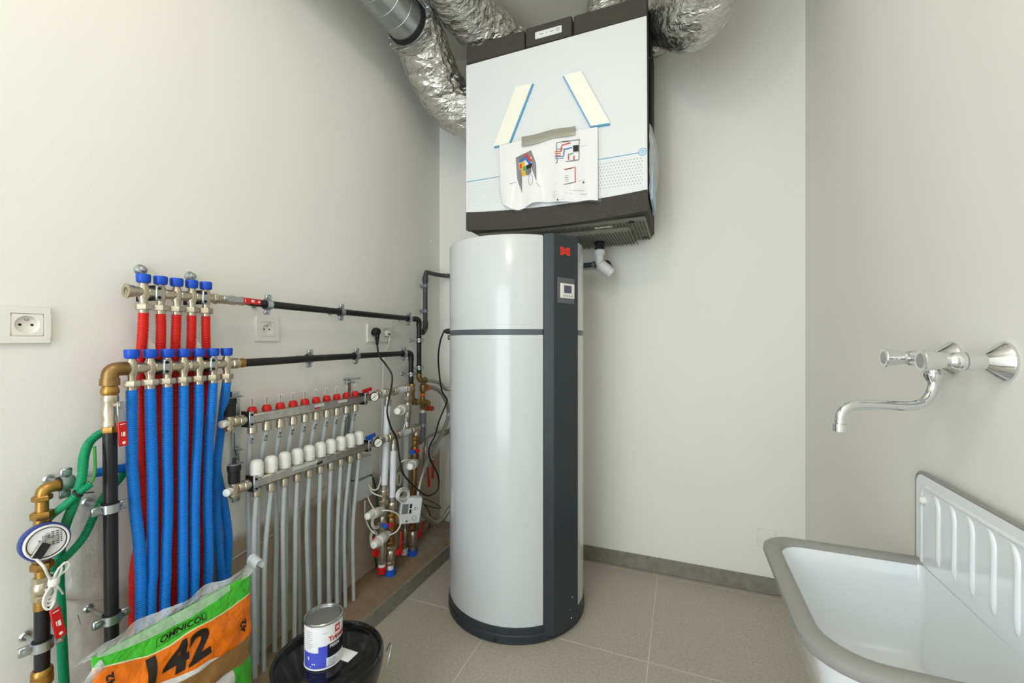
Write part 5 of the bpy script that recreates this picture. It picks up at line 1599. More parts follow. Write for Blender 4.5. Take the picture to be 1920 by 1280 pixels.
# cold water branch and water meter
OM = 0.075
xm = XL + OM
ym = W(79, 960, OM).y
zm = W(79, 918, OM).z
wt = thing('water_meter', 'round blue-rimmed water meter on a brass riser', 'water meter', (xm, ym, 0.50))
obj('elbow', MB().tube(spline([(xm, ym + 0.030, zm + 0.002), (xm, ym + 0.012, zm + 0.002), (xm, ym + 0.003, zm - 0.003), (xm, ym, zm - 0.022)], 0.004), 0.0125, 16), M_brass, wt)
obj('ptfe_joint', MB().lathe((xm, ym + 0.022, zm + 0.002), (0, 1, 0), [(0, 0.0105), (0.014, 0.0105)], 14), M_white, wt)
def mz(v):
    return W(79, v, OM).z
for nm, shp, va, vb_, r, m in (('elbow_nut', 'h', 928, 938, 0.0165, M_brass), ('stem', 'c', 936, 958, 0.0105, M_brass), ('union_nut', 'h', 958, 972, 0.0185, M_brass), ('inlet', 'c', 970, 1000, 0.0135, M_brass),
                               ('meter_body', 'b', 992, 1052, 0.0225, M_brassd), ('union_nut', 'h', 1053, 1067, 0.0185, M_brass), ('stem', 'c', 1065, 1082, 0.0115, M_brass), ('valve_nut', 'h', 1080, 1090, 0.0165, M_nickel),
                               ('valve_body', 'b', 1086, 1116, 0.0175, M_nickel), ('valve_nut', 'h', 1114, 1124, 0.0165, M_nickel), ('brass_end', 'c', 1122, 1140, 0.0135, M_brass)):
    p0, p1 = Vector((xm, ym, mz(va))), Vector((xm, ym, mz(vb_)))
    mb = MB()
    if shp == 'h': mb.hex(p0, p1, r)
    elif shp == 'c': mb.cyl(p0, p1, r)
    else:
        d_ = p1 - p0; L = d_.length
        mb.lathe(p0, d_, [(0, r * .65), (L * .2, r * .95), (L * .5, r * 1.05), (L * .8, r * .95), (L, r * .65)], 16)
    obj(nm, mb, m, wt)
mc = W(88, 1016, OM + 0.045)
md = Vector((1, -0.12, 0.10)).normalized()
mb0 = mc - md * 0.030
rg = obj('meter_rim', MB().lathe(mb0, md, [(0, 0.030), (0.004, 0.0375), (0.024, 0.0385), (0.027, 0.037), (0.027, 0.034), (0.020, 0.034)], 40), mat('meter_blue', (42, 62, 134), 0.32), wt)
obj('bezel', MB().lathe(mb0 + md * 0.020, md, [(0, 0.0345), (0.012, 0.0345), (0.014, 0.0325), (0.012, 0.0305)], 40, True, False), M_cablew, wt)
fc = obj('dial_face', MB().lathe(mb0 + md * 0.029, md, [(0, 0.0315), (0.001, 0.0315)], 40), M_canw, wt)
obj('dial_ring', MB().lathe(mb0 + md * 0.0305, md, [(0, 0.0312), (0.0008, 0.0312), (0.0008, 0.0288), (0, 0.0288)], 40, False, False), M_ink, wt)
ey_m = Vector((0, 0, 1)) - md * md.z; ey_m.normalize()
ex_m = ey_m.cross(md)
# the face is printed turned by 90 degrees
fo = mb0 + md * 0.0308
um, vm = ey_m, -ex_m
for s_, size, du, dv in (('00001', 0.0085, 0.004, -0.013), ('9 6000 45', 0.0062, 0.002, -0.020), ('CE M23', 0.0062, 0.008, -0.004), ('Q3 2.5', 0.0040, 0.008, 0.004), ('m3', 0.005, -0.010, 0.003)):
    pass
pr = MB()
for (du, dv, w_, h_) in ((0.006, -0.0215, 0.026, 0.0022), (0.006, -0.016, 0.030, 0.0046), (0.006, -0.009, 0.030, 0.0046), (0.013, -0.003, 0.012, 0.0046), (0.010, 0.003, 0.014, 0.0016), (0.010, 0.006, 0.014, 0.0016), (0.006, 0.011, 0.012, 0.0028)):
    for k in range(int(w_ / 0.0042)):
        c = fo + ex_m * -dv + ey_m * (du - w_ / 2 + k * 0.0042 + 0.002)
        a_ = ex_m * h_ / 2; b_ = ey_m * 0.0013
        pr.quad3([c - a_ - b_, c + a_ - b_, c + a_ + b_, c - a_ + b_], 0.0005)
obj('dial_print', pr, M_inkg, fc)
obj('ce_mark', text_mb('CE', 0.0085, fo + ex_m * 0.001 + ey_m * 0.014, ey_m * -1, ex_m, 0.0006), M_ink, fc)
Ms = Matrix(((ex_m.x, ey_m.x, md.x, fo.x), (ex_m.y, ey_m.y, md.y, fo.y), (ex_m.z, ey_m.z, md.z, fo.z), (0, 0, 0, 1))) @ Matrix.Rotation(math.radians(-32), 4, 'Z')
sn = obj('pulse_sensor', MB().box((-0.009, -0.031, 0.0), (0.006, -0.002, 0.010), 0.001, Ms), M_rubber, wt)
obj('sensor_rail', MB().box((-0.012, -0.031, 0.0), (-0.009, -0.002, 0.011), 0.0008, Ms).cyl(Ms @ Vector((0.0, 0.004, 0.0)), Ms @ Vector((0.0, 0.004, 0.008)), 0.0055).cyl(Ms @ Vector((0.006, 0.010, 0.0)), Ms @ Vector((0.006, 0.010, 0.008)), 0.0045), M_steel, sn)
# lower valve lever, black stub and foot
zl_ = W(103, 1118, OM).z
p = Vector((xm + 0.022, ym + 0.004, mz(1104)))
lever(wt, p, (0, 0.16, -1), None, 0.017, 0.112, 0.044)
obj('valve_stem', MB().cyl(p + Vector((-0.012, 0, 0)), p, 0.006), M_nickel, wt)
stub = thing('black_pipe', 'short black pipe under the water meter with a brass foot', 'pipe', (xm, ym, 0.3))
obj('pipe', MB().cyl((xm, ym, mz(1138)), (xm, ym, mz(1258)), 0.0125, n=16), M_bpipe, stub)
obj('brass_foot', MB().nut((xm, ym, mz(1252)), (xm, ym, mz(1285)), 0.018).cyl((xm, ym, mz(1280)), (xm, ym, LEDGEZ - 0.012), 0.0125), M_brass, stub)
clamp((xm, ym, mz(1208)), (0, 0, 1), (0.25, 1, 0), 0.0125, 'zinc pipe clamp on the short black pipe under the water meter', gC)
# horizontal feed from the right
fd = thing('feed_pipe', 'horizontal water feed pipe in a pale and blue sleeve behind the vertical black pipe', 'pipe', (xm, ym + 0.15, zm))
yfe = W(240, 874, 0.05).y
obj('pipe', MB().tube(spline([(xm, ym + 0.030, zm + 0.002), (xm, ym + 0.07, zm + 0.002), (XL + 0.06, W(150, 893, .06).y, W(150, 891, .06).z), (XL + 0.045, yfe, W(240, 875, 0.045).z), (XL + 0.035, yfe + 0.1, W(240, 875, 0.045).z)], 0.01), 0.0095, 14), M_wpipe, fd)
obj('blue_sleeve', MB().tube(spline([(XL + 0.056, W(175, 889, .056).y, W(175, 887, .056).z), (XL + 0.045, yfe, W(240, 875, 0.045).z), (XL + 0.035, yfe + 0.09, W(240, 875, 0.045).z)], 0.01), 0.0108, 14), M_blue, fd)
ycl = W(123, 903, OM).y
clamp((xm - 0.002, ycl, W(123, 905, OM).z), (0, 1, 0), (0.1, 0, 1), 0.0125, 'zinc and rubber pipe clamp on the horizontal feed beside the brass elbow', gC)
# green conduits
gG = 'green corrugated conduits'
g1 = [W(u, v, o) for u, v, o in ((196, 809, .055), (182, 816, .06), (166, 832, .065), (157, 858, .09), (153, 897, .108), (139, 942, .09), (122, 987, .05), (112, 1040, .035), (111, 1090, .03), (114, 1140, .032), (116, 1200, .036), (120, 1280, .04), (121, 1330, .04))]
corr('green_conduit', 'long green corrugated conduit arching behind the meter and down to the floor ledge', gG, g1, 0.0095, M_green, 0.0040, 0.0014, 12)
g2_ = [W(u, v, o) for u, v, o in ((262, 850, .03), (238, 880, .035), (215, 908, .05), (193, 933, .06), (176, 967, .062), (157, 1006, .062), (130, 1038, .06), (105, 1058, .05), (96, 1066, .04))]
corr('green_conduit', 'green corrugated conduit sweeping under the meter from behind the vertical black pipe', gG, g2_, 0.0088, M_green, 0.0040, 0.0014, 12)
g3_ = [W(u, v, o) for u, v, o in ((170, 907, .118), (150, 922, .112), (125, 944, .10), (97, 966, .055), (88, 976, .03))]
corr('green_conduit', 'short green corrugated conduit with an open end, tied across the arching one', gG, g3_, 0.0082, M_green, 0.0040, 0.0014, 12)
cable('green wire standing out of the open conduit end', [W(u, v, o) for u, v, o in ((166, 910, .117), (173, 900, .118), (178, 884, .115), (178, 862, .11), (177, 836, .105))], 0.0032, M_gwire, 'earth_wire')
ct = W(146, 925, 0.112)
ax3 = (W(150, 922, .112) - W(125, 944, .10)).normalized()
tag(obj('cable_tie', MB().lathe(ct - ax3 * 0.002, ax3, [(0, 0.0095), (0, 0.0105), (0.004, 0.0105), (0.004, 0.0095)], 18).cyl(ct + Vector((0.008, 0.006, 0)), ct + Vector((0.014, 0.022, -0.002)), 0.0014, n=6), M_rubber), 'black cable tie binding two green conduits together', 'cable tie')
# bundled white lead below the meter
wb = thing('cable_bundle', 'white meter lead folded into a bundle below the water meter', 'cable', W(94, 1110, .13))
s0 = W(83, 1052, .155); kx = W(100, 1092, .14)
obj('lead', MB().tube(spline([Ms @ Vector((-0.002, -0.031, 0.004)), W(82, 1062, .16), W(90, 1078, .15), kx], 0.006), 0.0024, 7), M_cablew, wb)
for k, (pa, pb2, pc2) in enumerate((((106, 1072), (122, 1054), (130, 1056)), ((104, 1078), (112, 1062), (116, 1066)))):
    loop = [kx, W(*pa, .142), W(*pb2, .145), W(*pc2, .145), W(pc2[0] - 4, pc2[1] + 10, .143), W(pa[0] + 4, pa[1] + 8, .141), kx + Vector((0, 0.003, 0))]
    obj('loop', MB().tube(spline(loop, 0.005), 0.0023, 7), M_cablew, wb)
for k in range(4):
    w_ = 5 + k * 3.2; dz = 24 + k * 7
    loop = [kx, W(99 - w_, 1100 + dz * .35, .138 + .003 * k), W(96 - w_, 1098 + dz * .8, .14 + .003 * k), W(88 + k, 1098 + dz, .142 + .003 * k), W(100, 1098 + dz * .75, .142 + .003 * k), W(104, 1098 + dz * .35, .14), kx + Vector((0, 0.002 * k, 0))]
    obj('loop', MB().tube(spline(loop, 0.005), 0.0023, 7), M_cablew, wb)
obj('binding', MB().lathe(kx + Vector((0, 0, -0.006)), (0, 0.1, 1), [(0, 0.008), (0.004, 0.0092), (0.012, 0.0092), (0.016, 0.008)], 14).tube(spline([kx + Vector((0.008, 0, 0)), W(112, 1104, .14), W(118, 1113, .13)], 0.005), 0.0018, 6), M_cablew, wb)
# rough plaster patch edges beside the black pipe
pp = MB()
rows = []
ya_, yb2 = W(128, 1000, 0).y, W(200, 1000, 0).y
for i in range(15):
    z = 0.30 + 0.50 * i / 14
    rows.append([(XL + 0.003 * min(1, 4 * min(j, 10 - j) / 10) * min(1, 4 * min(i, 14 - i) / 14) + 0.0012 * noise.noise(Vector((j * .8, i * .9, 2))) * min(1, min(j, 10 - j)) , ya_ + (yb2 - ya_) * j / 10 + 0.012 * noise.noise(Vector((0, i * .7, j))), z + 0.01 * noise.noise(Vector((j * .6, i, 5)))) for j in range(11)])
pp.grid(rows)
tag(obj('plaster_patch', pp, mat('patch_plaster', (222, 219, 210), 0.95, var=(22, 0.4, (206, 200, 188)), bump=(50, 0.5, 0.004))), 'rough patch of filled plaster between the water meter and the vertical black pipe', 'plaster')


# ================================================================== BAG OF TILE ADHESIVE
BX, BY0, BY1, BZT = -1.168, 0.512, 0.868, 0.492
bag = thing('adhesive_bag', 'green and orange plastic bag of tile adhesive marked 142 below the blue conduits', 'bag', (BX, 0.69, LEDGEZ))


def bag_th(s, z):
    """half thickness of the bag"""
    t = max(0.0, min(1.0, (BZT - 0.022 - z) / 0.20))
    e = math.sin(math.pi * max(0.0, min(1.0, s))) ** 0.42
    return 0.0015 + 0.038 * (t ** 0.65) * e


def bag_front(y, z, lift=0.0):
    s = (y - BY0) / (BY1 - BY0)
    w = 0.007 * noise.noise(Vector((y * 18, z * 26, 0.3))) + 0.0035 * noise.noise(Vector((y * 45 + z * 30, z * 20, 1.7)))
    w += 0.006 * math.sin((z - 0.4) * 40 + y * 25) * math.exp(-((s - 0.05) / 0.12) ** 2)
    th = bag_th(s, z)
    return Vector((BX + th + w * min(1, th / 0.015) + lift, y + (0.012 * noise.noise(Vector((z * 14, s * 3, 9)))), z))


def z_film(y): return BZT - 0.022 + 0.006 * math.sin(y * 30)
def z_gr(s): return 0.466 - 0.010 * math.sin(math.pi * s) ** 2
def z_or(s): return 0.408 + 0.034 * max(0, 1 - s / 0.26) ** 1.2 + 0.003 * math.sin(s * 14)
def z_wh(s): return 0.340 - 0.042 * max(0, min(1, (s - 0.25) / 0.58)) + 0.002 * math.sin(s * 23)


NS_ = 90
zlow = LEDGEZ + 0.002


def bag_rows(s):
    """heights of the mesh rows at one place along the bag, with the print they carry above them"""
    zo, zw, zt = z_or(s), z_wh(s), BZT - 0.024
    out = [(zlow + (0.252 - zlow) * k / 12, 4) for k in range(12)]
    out += [(0.252 + (zw - 0.252) * k / 12, 2) for k in range(12)]
    out += [(zw + (zo - zw) * k / 16, 1) for k in range(16)]
    out += [(zo, 3)]
    out += [(zo + 0.003 + (zt - zo - 0.003) * k / 14, 0) for k in range(15)]
    return out


mb = MB()
cols = [bag_rows(i / NS_) for i in range(NS_ + 1)]
nr = len(cols[0])
m_ = NS_ + 1
for j in range(nr):
    for i in range(m_):
        mb.v.append(bag_front(BY0 + (BY1 - BY0) * i / NS_, cols[i][j][0]))
bk = len(mb.v)
for j in range(nr):
    for i in range(m_):
        p = mb.v[j * m_ + i]
        th = bag_th(i / NS_, cols[i][j][0])
        mb.v.append(Vector((2 * BX - p.x if th > .002 else BX - th, p.y, p.z)))
for j in range(nr - 1):
    for i in range(NS_):
        s = (i + 0.5) / NS_
        k = cols[0][j][1]
        if k == 4:
            k = 0 if s > 0.80 else 2
        mb.m = k
        mb.face((j * m_ + i, j * m_ + i + 1, (j + 1) * m_ + i + 1, (j + 1) * m_ + i))
        mb.face((bk + j * m_ + i, bk + (j + 1) * m_ + i, bk + (j + 1) * m_ + i + 1, bk + j * m_ + i + 1))
mb.m = 2
for i in range(NS_):
    mb.face((i, bk + i, bk + i + 1, i + 1))
for j in range(nr - 1):
    for e in (0, NS_):
        mb.m = min(cols[0][j][1], 2)
        mb.face((j * m_ + e, (j + 1) * m_ + e, bk + (j + 1) * m_ + e, bk + j * m_ + e))
obj('sack', mb, [M_baggreen, M_bagorange, M_bagwhite, M_bagcream], bag)
# clear film flap above the seam
fm = MB()
rows = []
for j in range(7):
    t = j / 6
    r = []
    for i in range(50):
        s = -0.01 + 1.05 * i / 49
        y = BY0 + (BY1 - BY0) * s
        z = BZT - 0.026 + t * (0.026 + 0.008 * noise.noise(Vector((s * 7, 0, 4)))) + (0.010 * max(0, s - 0.93) / 0.07 * t)
        x = BX + 0.002 + t * 0.010 * math.sin(s * 16) + 0.004 * noise.noise(Vector((s * 30, t * 4, 2)))
        if s < 0.05:
            y -= 0.05 * (0.05 - s) * 10 * t; z -= 0.02 * t * (0.05 - s) * 20
        r.append((x, y, z))
    rows.append(r)
fm.grid(rows)
obj('clear_flap', fm, M_filmw, bag)
fm = MB()                       # milky band where the film overlaps the green print
rows = []
for j in range(6):
    t = j / 5
    r = []
    for i in range(50):
        s = 0.02 + 0.80 * i / 49
        y = BY0 + (BY1 - BY0) * s
        z = BZT - 0.024 - t * (0.024 * math.sin(math.pi * min(1, s * 1.05)) ** 0.6)
        p = bag_front(y, z, 0.002 + 0.0015 * noise.noise(Vector((s * 40, t * 5, 7))))
        r.append(p)
    rows.append(r)
fm.grid(rows)
obj('film_overlap', fm, mat('overlap_film', (224, 236, 224), 0.2, alpha=0.5, bump=(50, 0.7, 0.008)), bag)
tu = MB()                       # loop of film sticking up at the right end
rows = []
for j in range(11):
    t = j / 10
    ang = math.radians(-60 + 300 * t)
    cyl_y, cyl_z = 0.884, BZT + 0.006
    r = []
    for i in range(7):
        s = i / 6
        r.append((BX - 0.012 + 0.034 * s + 0.004 * math.sin(5 * t), cyl_y + (0.015 - 0.004 * s) * math.cos(ang), cyl_z + (0.017 - 0.003 * s) * math.sin(ang) - 0.010 * s))
    rows.append(r)
tu.grid(rows)
rows = [[(BX + 0.004 + 0.012 * math.sin(4 * t + 2 * k), 0.835 + 0.055 * t, BZT - 0.030 + 0.020 * t + (0.026 - 0.016 * t) * k) for k in (0, 0.25, 0.5, 0.75, 1.0)] for t in [q / 8 for q in range(9)]]
tu.grid(rows)
obj('film_tuft', tu, M_filmw, bag)
fm = MB()                       # loose tail of film at the left end
rows = []
for j in range(8):
    t = j / 7
    r = []
    for i in range(8):
        s = i / 7
        r.append((BX + 0.004 + 0.010 * math.sin(t * 3 + s * 2), BY0 + 0.012 - 0.075 * t + 0.004 * s, BZT - 0.035 - 0.02 * s - 0.11 * t ** 1.4 + 0.02 * t * (1 - s)))
    rows.append(r)
fm.grid(rows)
obj('film_tail', fm, M_filmw, bag)


def on_bag(yc, zc_, slope=0.0, sc=1.0):
    def f(a, b):
        return bag_front(yc + a * sc, zc_ + b * sc + slope * a, 0.0016)
    return f


obj('number_print', text_mb('142', 0.092, (0, 0, 0), (0, 1, 0), (0, 0, 1), fn=on_bag(0.660, 0.364), sub=3, sx=1.14, bold=0.0036), mat('bag_black', (44, 38, 32), 0.4), bag)
obj('brand_print', text_mb('OMNICOL', 0.0185, (0, 0, 0), (0, 1, 0), (0, 0, 1), fn=on_bag(0.678, 0.4285), sub=2, sx=1.15, shear=0.25, bold=0.0004), M_ink, bag)
fr_ = MB()
for (a0, a1, b0, b1) in ((-0.054, 0.054, 0.0085, 0.0096), (-0.054, 0.054, -0.0096, -0.0085), (-0.0548, -0.0537, -0.0096, 0.0096), (0.0537, 0.0548, -0.0096, 0.0096)):
    K = 24
    g0 = [[bag_front(0.678 + (a0 + (a1 - a0) * i / K) + 0.25 * (b0 if j == 0 else b1), 0.4285 + (b0 if j == 0 else b1), 0.0016) for i in range(K + 1)] for j in (0, 1)]
    fr_.grid(g0)
obj('brand_frame', fr_, M_ink, bag)


def on_side(a, b):               # small number running up the right side
    return bag_front(0.841 - b * 0.7, 0.337 + a, 0.0016)


obj('side_number', text_mb('42', 0.034, (0, 0, 0), (0, 1, 0), (0, 0, 1), fn=on_side, sub=2, bold=0.001), mat('bag_black', (44, 38, 32), 0.4), bag)
obj('side_number', text_mb('142', 0.026, (0, 0, 0), (0, 1, 0), (0, 0, 1), fn=lambda a, b: bag_front(0.535 - b * 0.7, 0.40 + a, 0.0016), sub=2, bold=0.001), mat('bag_black', (44, 38, 32), 0.4), bag)
tpm = MB()
rows = []
for i in range(41):
    s = 0.20 + 0.80 * i / 40
    y = BY0 + (BY1 - BY0) * s
    zt3 = 0.314 + 0.002 * math.sin(s * 20) - (s - 0.3) * 0.020
    rows.append([bag_front(y, zt3 - (0.056) * j / 6, 0.0022) for j in range(7)])
tpm.grid(rows)
obj('packing_tape', tpm, M_bagtape, bag)

# ================================================================== BUCKET AND PAINT CAN
KX, KY, KZ = -0.886, 0.884, 0.300
bu = thing('bucket', 'glossy black plastic bucket with a closed lid', 'bucket', (KX, KY, 0))
obj('bucket_body', MB().lathe((KX, KY, 0), (0, 0, 1), [(0, 0.108), (0.004, 0.113), (0.235, 0.129), (0.238, 0.136), (0.262, 0.138), (0.264, 0.130), (0.285, 0.131)], 64), M_bucket, bu)
ldp = [(0.262, 0.137), (0.264, 0.1415), (0.284, 0.1425), (0.294, 0.1415), (0.300, 0.1370), (0.3005, 0.1325), (0.297, 0.1290), (0.288, 0.1275), (0.2865, 0.1240), (0.2885, 0.1160), (0.2885, 0.010)]
obj('lid', MB().lathe((KX, KY, 0), (0, 0, 1), ldp, 72), M_bucket, bu)
for k in range(36):
    a = 2 * math.pi * k / 36
    c = Vector((KX + 0.1312 * math.cos(a), KY + 0.1312 * math.sin(a), 0.2935))
    M = Matrix.Translation(c) @ Matrix.Rotation(a, 4, 'Z')
    obj('lid_rib', MB().box((-0.0028, -0.003, -0.005), (0.003, 0.003, 0.0055), 0.001, M), M_bucket, bu)
hb = math.radians(38)
hp_ = []
for k in range(15):
    t = math.pi * k / 14
    hp_.append(Vector((KX, KY, 0.255)) + Vector((math.cos(hb), math.sin(hb), 0)) * (0.150 + 0.012 * math.sin(t)) + Vector((-math.sin(hb), math.cos(hb), 0)) * (0.030 * math.cos(t)) + Vector((0, 0, 0.035 * math.sin(t))))
obj('wire_handle', MB().tube(hp_, 0.002, 8), M_zinc, bu)
ha = math.radians(-12)
obj('handle_end', MB().tube(spline([Vector((KX, KY, 0.25)) + Vector((math.cos(ha), math.sin(ha), 0)) * 0.146, Vector((KX, KY, 0.16)) + Vector((math.cos(ha), math.sin(ha), 0)) * 0.150, Vector((KX, KY, 0.05)) + Vector((math.cos(ha - .3), math.sin(ha - .3), 0)) * 0.148], 0.02), 0.002, 8), M_zinc, bu)

QX, QY, QZ, QR, QH = -0.897, 0.878, 0.2885, 0.0475, 0.120
pc_ = thing('paint_can', 'small white and blue paint can standing on the bucket lid', 'paint can', (QX, QY, QZ))
obj('can_body', MB().lathe((QX, QY, QZ), (0, 0, 1), [(0, QR - 0.001), (0.002, QR + 0.0012), (0.004, QR + 0.0008), (0.005, QR), (QH - 0.006, QR)], 56), M_canw, pc_)
obj('rim', MB().lathe((QX, QY, QZ + QH - 0.007), (0, 0, 1), [(0, QR), (0.001, QR + 0.0022), (0.005, QR + 0.0022), (0.007, QR), (0.0065, QR - 0.004), (0.003, QR - 0.005)], 56, True, False), M_tin, pc_)
obj('can_lid', MB().lathe((QX, QY, QZ + QH - 0.005), (0, 0, 1), [(0, QR - 0.0045), (0.0015, QR - 0.006), (0.0015, QR - 0.0085), (-0.003, QR - 0.010), (-0.003, 0.002)], 56), M_tin, pc_)
# print wraps round the can; angle 0 looks at the camera
azc = math.atan2(-QY, -QX)


def on_can(a, b, lift=0.0004):     # a: arc length to the right, b: height
    ang = azc + a / QR
    return Vector((QX + (QR + lift) * math.cos(ang), QY + (QR + lift) * math.sin(ang), QZ + b))


def can_patch(nm, a0, a1, b0, b1, m, lift=0.0004):
    K = max(3, int(abs(a1 - a0) / 0.004))
    f0 = b0 if callable(b0) else (lambda t: b0)
    f1 = b1 if callable(b1) else (lambda t: b1)
    rows_ = [[on_can(a0 + (a1 - a0) * i / K, f(i / K), lift) for i in range(K + 1)] for f in (f0, f1)]
    return obj(nm, MB().grid(rows_), m, pc_)


can_patch('blue_field', -0.060, 0.030, 0.006, 0.047, M_canb)
can_patch('blue_field', -0.013, 0.012, 0.0465, 0.062, M_canb)
can_patch('black_field', 0.009, 0.075, 0.029, 0.064, M_cank, 0.0007)
can_patch('text_label', 0.006, 0.060, 0.008, 0.0300, M_canw, 0.0009)
pl_ = MB()
for k in range(6):
    K = 8
    b = 0.0105 + k * 0.0026
    a1 = 0.030 if k != 2 else 0.024
    pl_.grid([[on_can(0.011 + (a1 - 0.011) * i / K, b + d_, 0.0012) for i in range(K + 1)] for d_ in (0, 0.0008)])
for k in range(9):
    b = 0.058 + k * 0.0052
    K = 6
    pl_.grid([[on_can(-0.046 + (0.018 if k % 3 else 0.013) * i / K, b + d_, 0.0006) for i in range(K + 1)] for d_ in (0, 0.0008)])
K = 6
pl_.grid([[on_can(-0.002 + 0.012 * i / K, 0.0945 + d_, 0.0006) for i in range(K + 1)] for d_ in (0, 0.0008)])
obj('small_print', pl_, M_inkg, pc_)
obj('name_print', text_mb('Trimetal', 0.0165, (0, 0, 0), (1, 0, 0), (0, 0, 1), align='LEFT', sub=2, bold=0.0006, fn=lambda a, b: on_can(0.012 + a, 0.0755 + b, 0.0007)), M_canr, pc_)
obj('range_print', text_mb('PERM', 0.0115, (0, 0, 0), (1, 0, 0), (0, 0, 1), align='LEFT', sub=2, bold=0.0002, fn=lambda a, b: on_can(0.014 + a, 0.0570 + b, 0.0012)), M_canw, pc_)
rl = MB()
rl.grid([[on_can(0.029 + 0.016 * i / 6, 0.087 + d_, 0.0007) for i in range(7)] for d_ in (0, 0.018)])
obj('red_badge', rl, M_canr, pc_)
obj('badge_mark', text_mb('M', 0.012, (0, 0, 0), (1, 0, 0), (0, 0, 1), sub=1, bold=0.0006, fn=lambda a, b: on_can(0.037 + a, 0.096 + b, 0.0010)), M_canw, pc_)
sy = MB()
for (a, b, w_, h_) in ((-0.030, 0.0165, 0.0035, 0.0035), (-0.024, 0.0165, 0.003, 0.0035), (-0.042, 0.028, 0.004, 0.008), (-0.037, 0.010, 0.006, 0.002)):
    sy.grid([[on_can(a + w_ * i / 2, b + d_, 0.0008) for i in range(3)] for d_ in (0, h_)])
obj('symbols', sy, M_canw, pc_)
tag(obj('paper_scrap', MB().box((QX + 0.020, QY + 0.012, 0.2885), (QX + 0.072, QY + 0.05, 0.2891), 0, None), M_paper), 'scrap of white paper sticking out under the paint can', 'paper')


# ================================================================== SINK AND TAP
SX0, SX1, SY0, SY1, SZ = 0.178, 0.497, 0.765, 1.228, 0.655
sk = thing('utility_sink', 'white enamelled wall sink with a grey rim and a ribbed splashback', 'sink', ((SX0 + SX1) / 2, (SY0 + SY1) / 2, 0.35))


def rr_outline(x0, x1, y0, y1, r, n=8, rl=None):
    """rounded rectangle; the corners at the wall stay tight"""
    pts = []
    for (cx_, cy_, a0, rr) in ((x1 - .012, y1 - .012, 0, .012), (x0 + r, y1 - r, 90, r), (x0 + (rl or r), y0 + (rl or r), 180, rl or r), (x1 - .012, y0 + .012, 270, .012)):
        for k in range(n + 1):
            a = math.radians(a0 + 90 * k / n)
            pts.append((cx_ + rr * math.cos(a), cy_ + rr * math.sin(a)))
    return pts


NL = 9
levels = [  # (inset, z, corner far, corner near)
    (0.034, SZ - 0.002, 0.050, 0.075), (0.039, SZ - 0.010, 0.050, 0.075), (0.045, SZ - 0.06, 0.052, 0.075), (0.058, SZ - 0.16, 0.055, 0.075), (0.075, SZ - 0.200, 0.05, 0.065), (0.105, SZ - 0.218, 0.045, 0.05), (0.145, SZ - 0.224, 0.012, 0.012)]
outer = [(0.145, SZ - 0.236, 0.012, 0.012), (0.085, SZ - 0.228, 0.045, 0.05), (0.060, SZ - 0.195, 0.05, 0.065), (0.040, SZ - 0.10, 0.055, 0.075), (0.022, SZ - 0.022, 0.055, 0.08), (0.012, SZ - 0.014, 0.055, 0.085)]
mb = MB()
def sink_loop(ins, z, rf, rn, wall=0.006):
    o = rr_outline(SX0 + ins, SX1 - wall, SY0 + ins, SY1 - ins * 0.9, rf, 8, rn)
    out = []
    for (x, y) in o:
        out.append(Vector((x, y, z)))
    return out
loops = [sink_loop(*l, wall=0.013 + max(0, (SZ - l[1]) - 0.05) * 0.12 + (0.07 if l[0] > .1 else 0)) for l in levels] + [sink_loop(*l, wall=0.003 + (0.07 if l[0] > .1 else 0)) for l in outer]
n = len(loops[0])
for l in loops:
    mb.v += l
for i in range(len(loops) - 1):
    for k in range(n):
        k2 = (k + 1) % n
        mb.face((i * n + k, i * n + k2, (i + 1) * n + k2, (i + 1) * n + k))
for k in range(n):
    k2 = (k + 1) % n
    mb.face(((len(loops) - 1) * n + k, (len(loops) - 1) * n + k2, k2, k))
il = len(levels) - 1
mb.face([il * n + k for k in range(n)])
mb.face([(il + 1) * n + k for k in range(n)][::-1])
obj('basin', mb, M_sinkw, sk)
mb = MB()
rim = [(0.036, SZ - 0.004, 0.050, 0.074), (0.033, SZ + 0.003, 0.050, 0.076), (0.026, SZ + 0.007, 0.054, 0.08), (0.008, SZ + 0.006, 0.060, 0.09), (0.001, SZ + 0.001, 0.064, 0.094), (0.0, SZ - 0.010, 0.064, 0.095), (0.004, SZ - 0.018, 0.062, 0.092), (0.016, SZ - 0.020, 0.058, 0.086)]
loops = [sink_loop(*l) for l in rim]
for l in loops:
    mb.v += l
for i in range(len(loops)):
    j = (i + 1) % len(loops)
    for k in range(n):
        k2 = (k + 1) % n
        mb.face((i * n + k, i * n + k2, j * n + k2, j * n + k))
obj('rim', mb, M_rim, sk)
obj('drain', MB().lathe((0.34, 0.99, SZ - 0.2245), (0, 0, 1), [(0, 0.032), (0.002, 0.034), (0.003, 0.030), (0.001, 0.022)], 28), M_chrome, sk)
# splashback with rounded top corners
def sp_outline(ins):
    y0, y1, z0, z1, r = SY0 + ins, SY1 - 0.001 - ins, SZ - 0.01, 0.852 - ins, 0.024
    pts = [(y0, z0), (y1, z0)]
    for k in range(9):
        a = math.radians(90 * k / 8)
        pts.append((y1 - r + r * math.cos(a), z1 - r + r * math.sin(a)))
    for k in range(9):
        a = math.radians(90 + 90 * k / 8)
        pts.append((y0 + r + r * math.cos(a), z1 - r + r * math.sin(a)))
    return pts
spb = obj('splashback', MB().prism(sp_outline(0.003), (XR - 0.008, 0, 0), (0, 1, 0), (0, 0, 1), 0.0005).prism(sp_outline(0.003), (XR - 0.016, 0, 0), (0, 1, 0), (0, 0, 1), 0.009), M_sinkw, sk)
ol = sp_outline(0.0)[1:]
ed = [Vector((XR - 0.013, y, z)) for y, z in ol] + [Vector((XR - 0.013, SY0, SZ))]
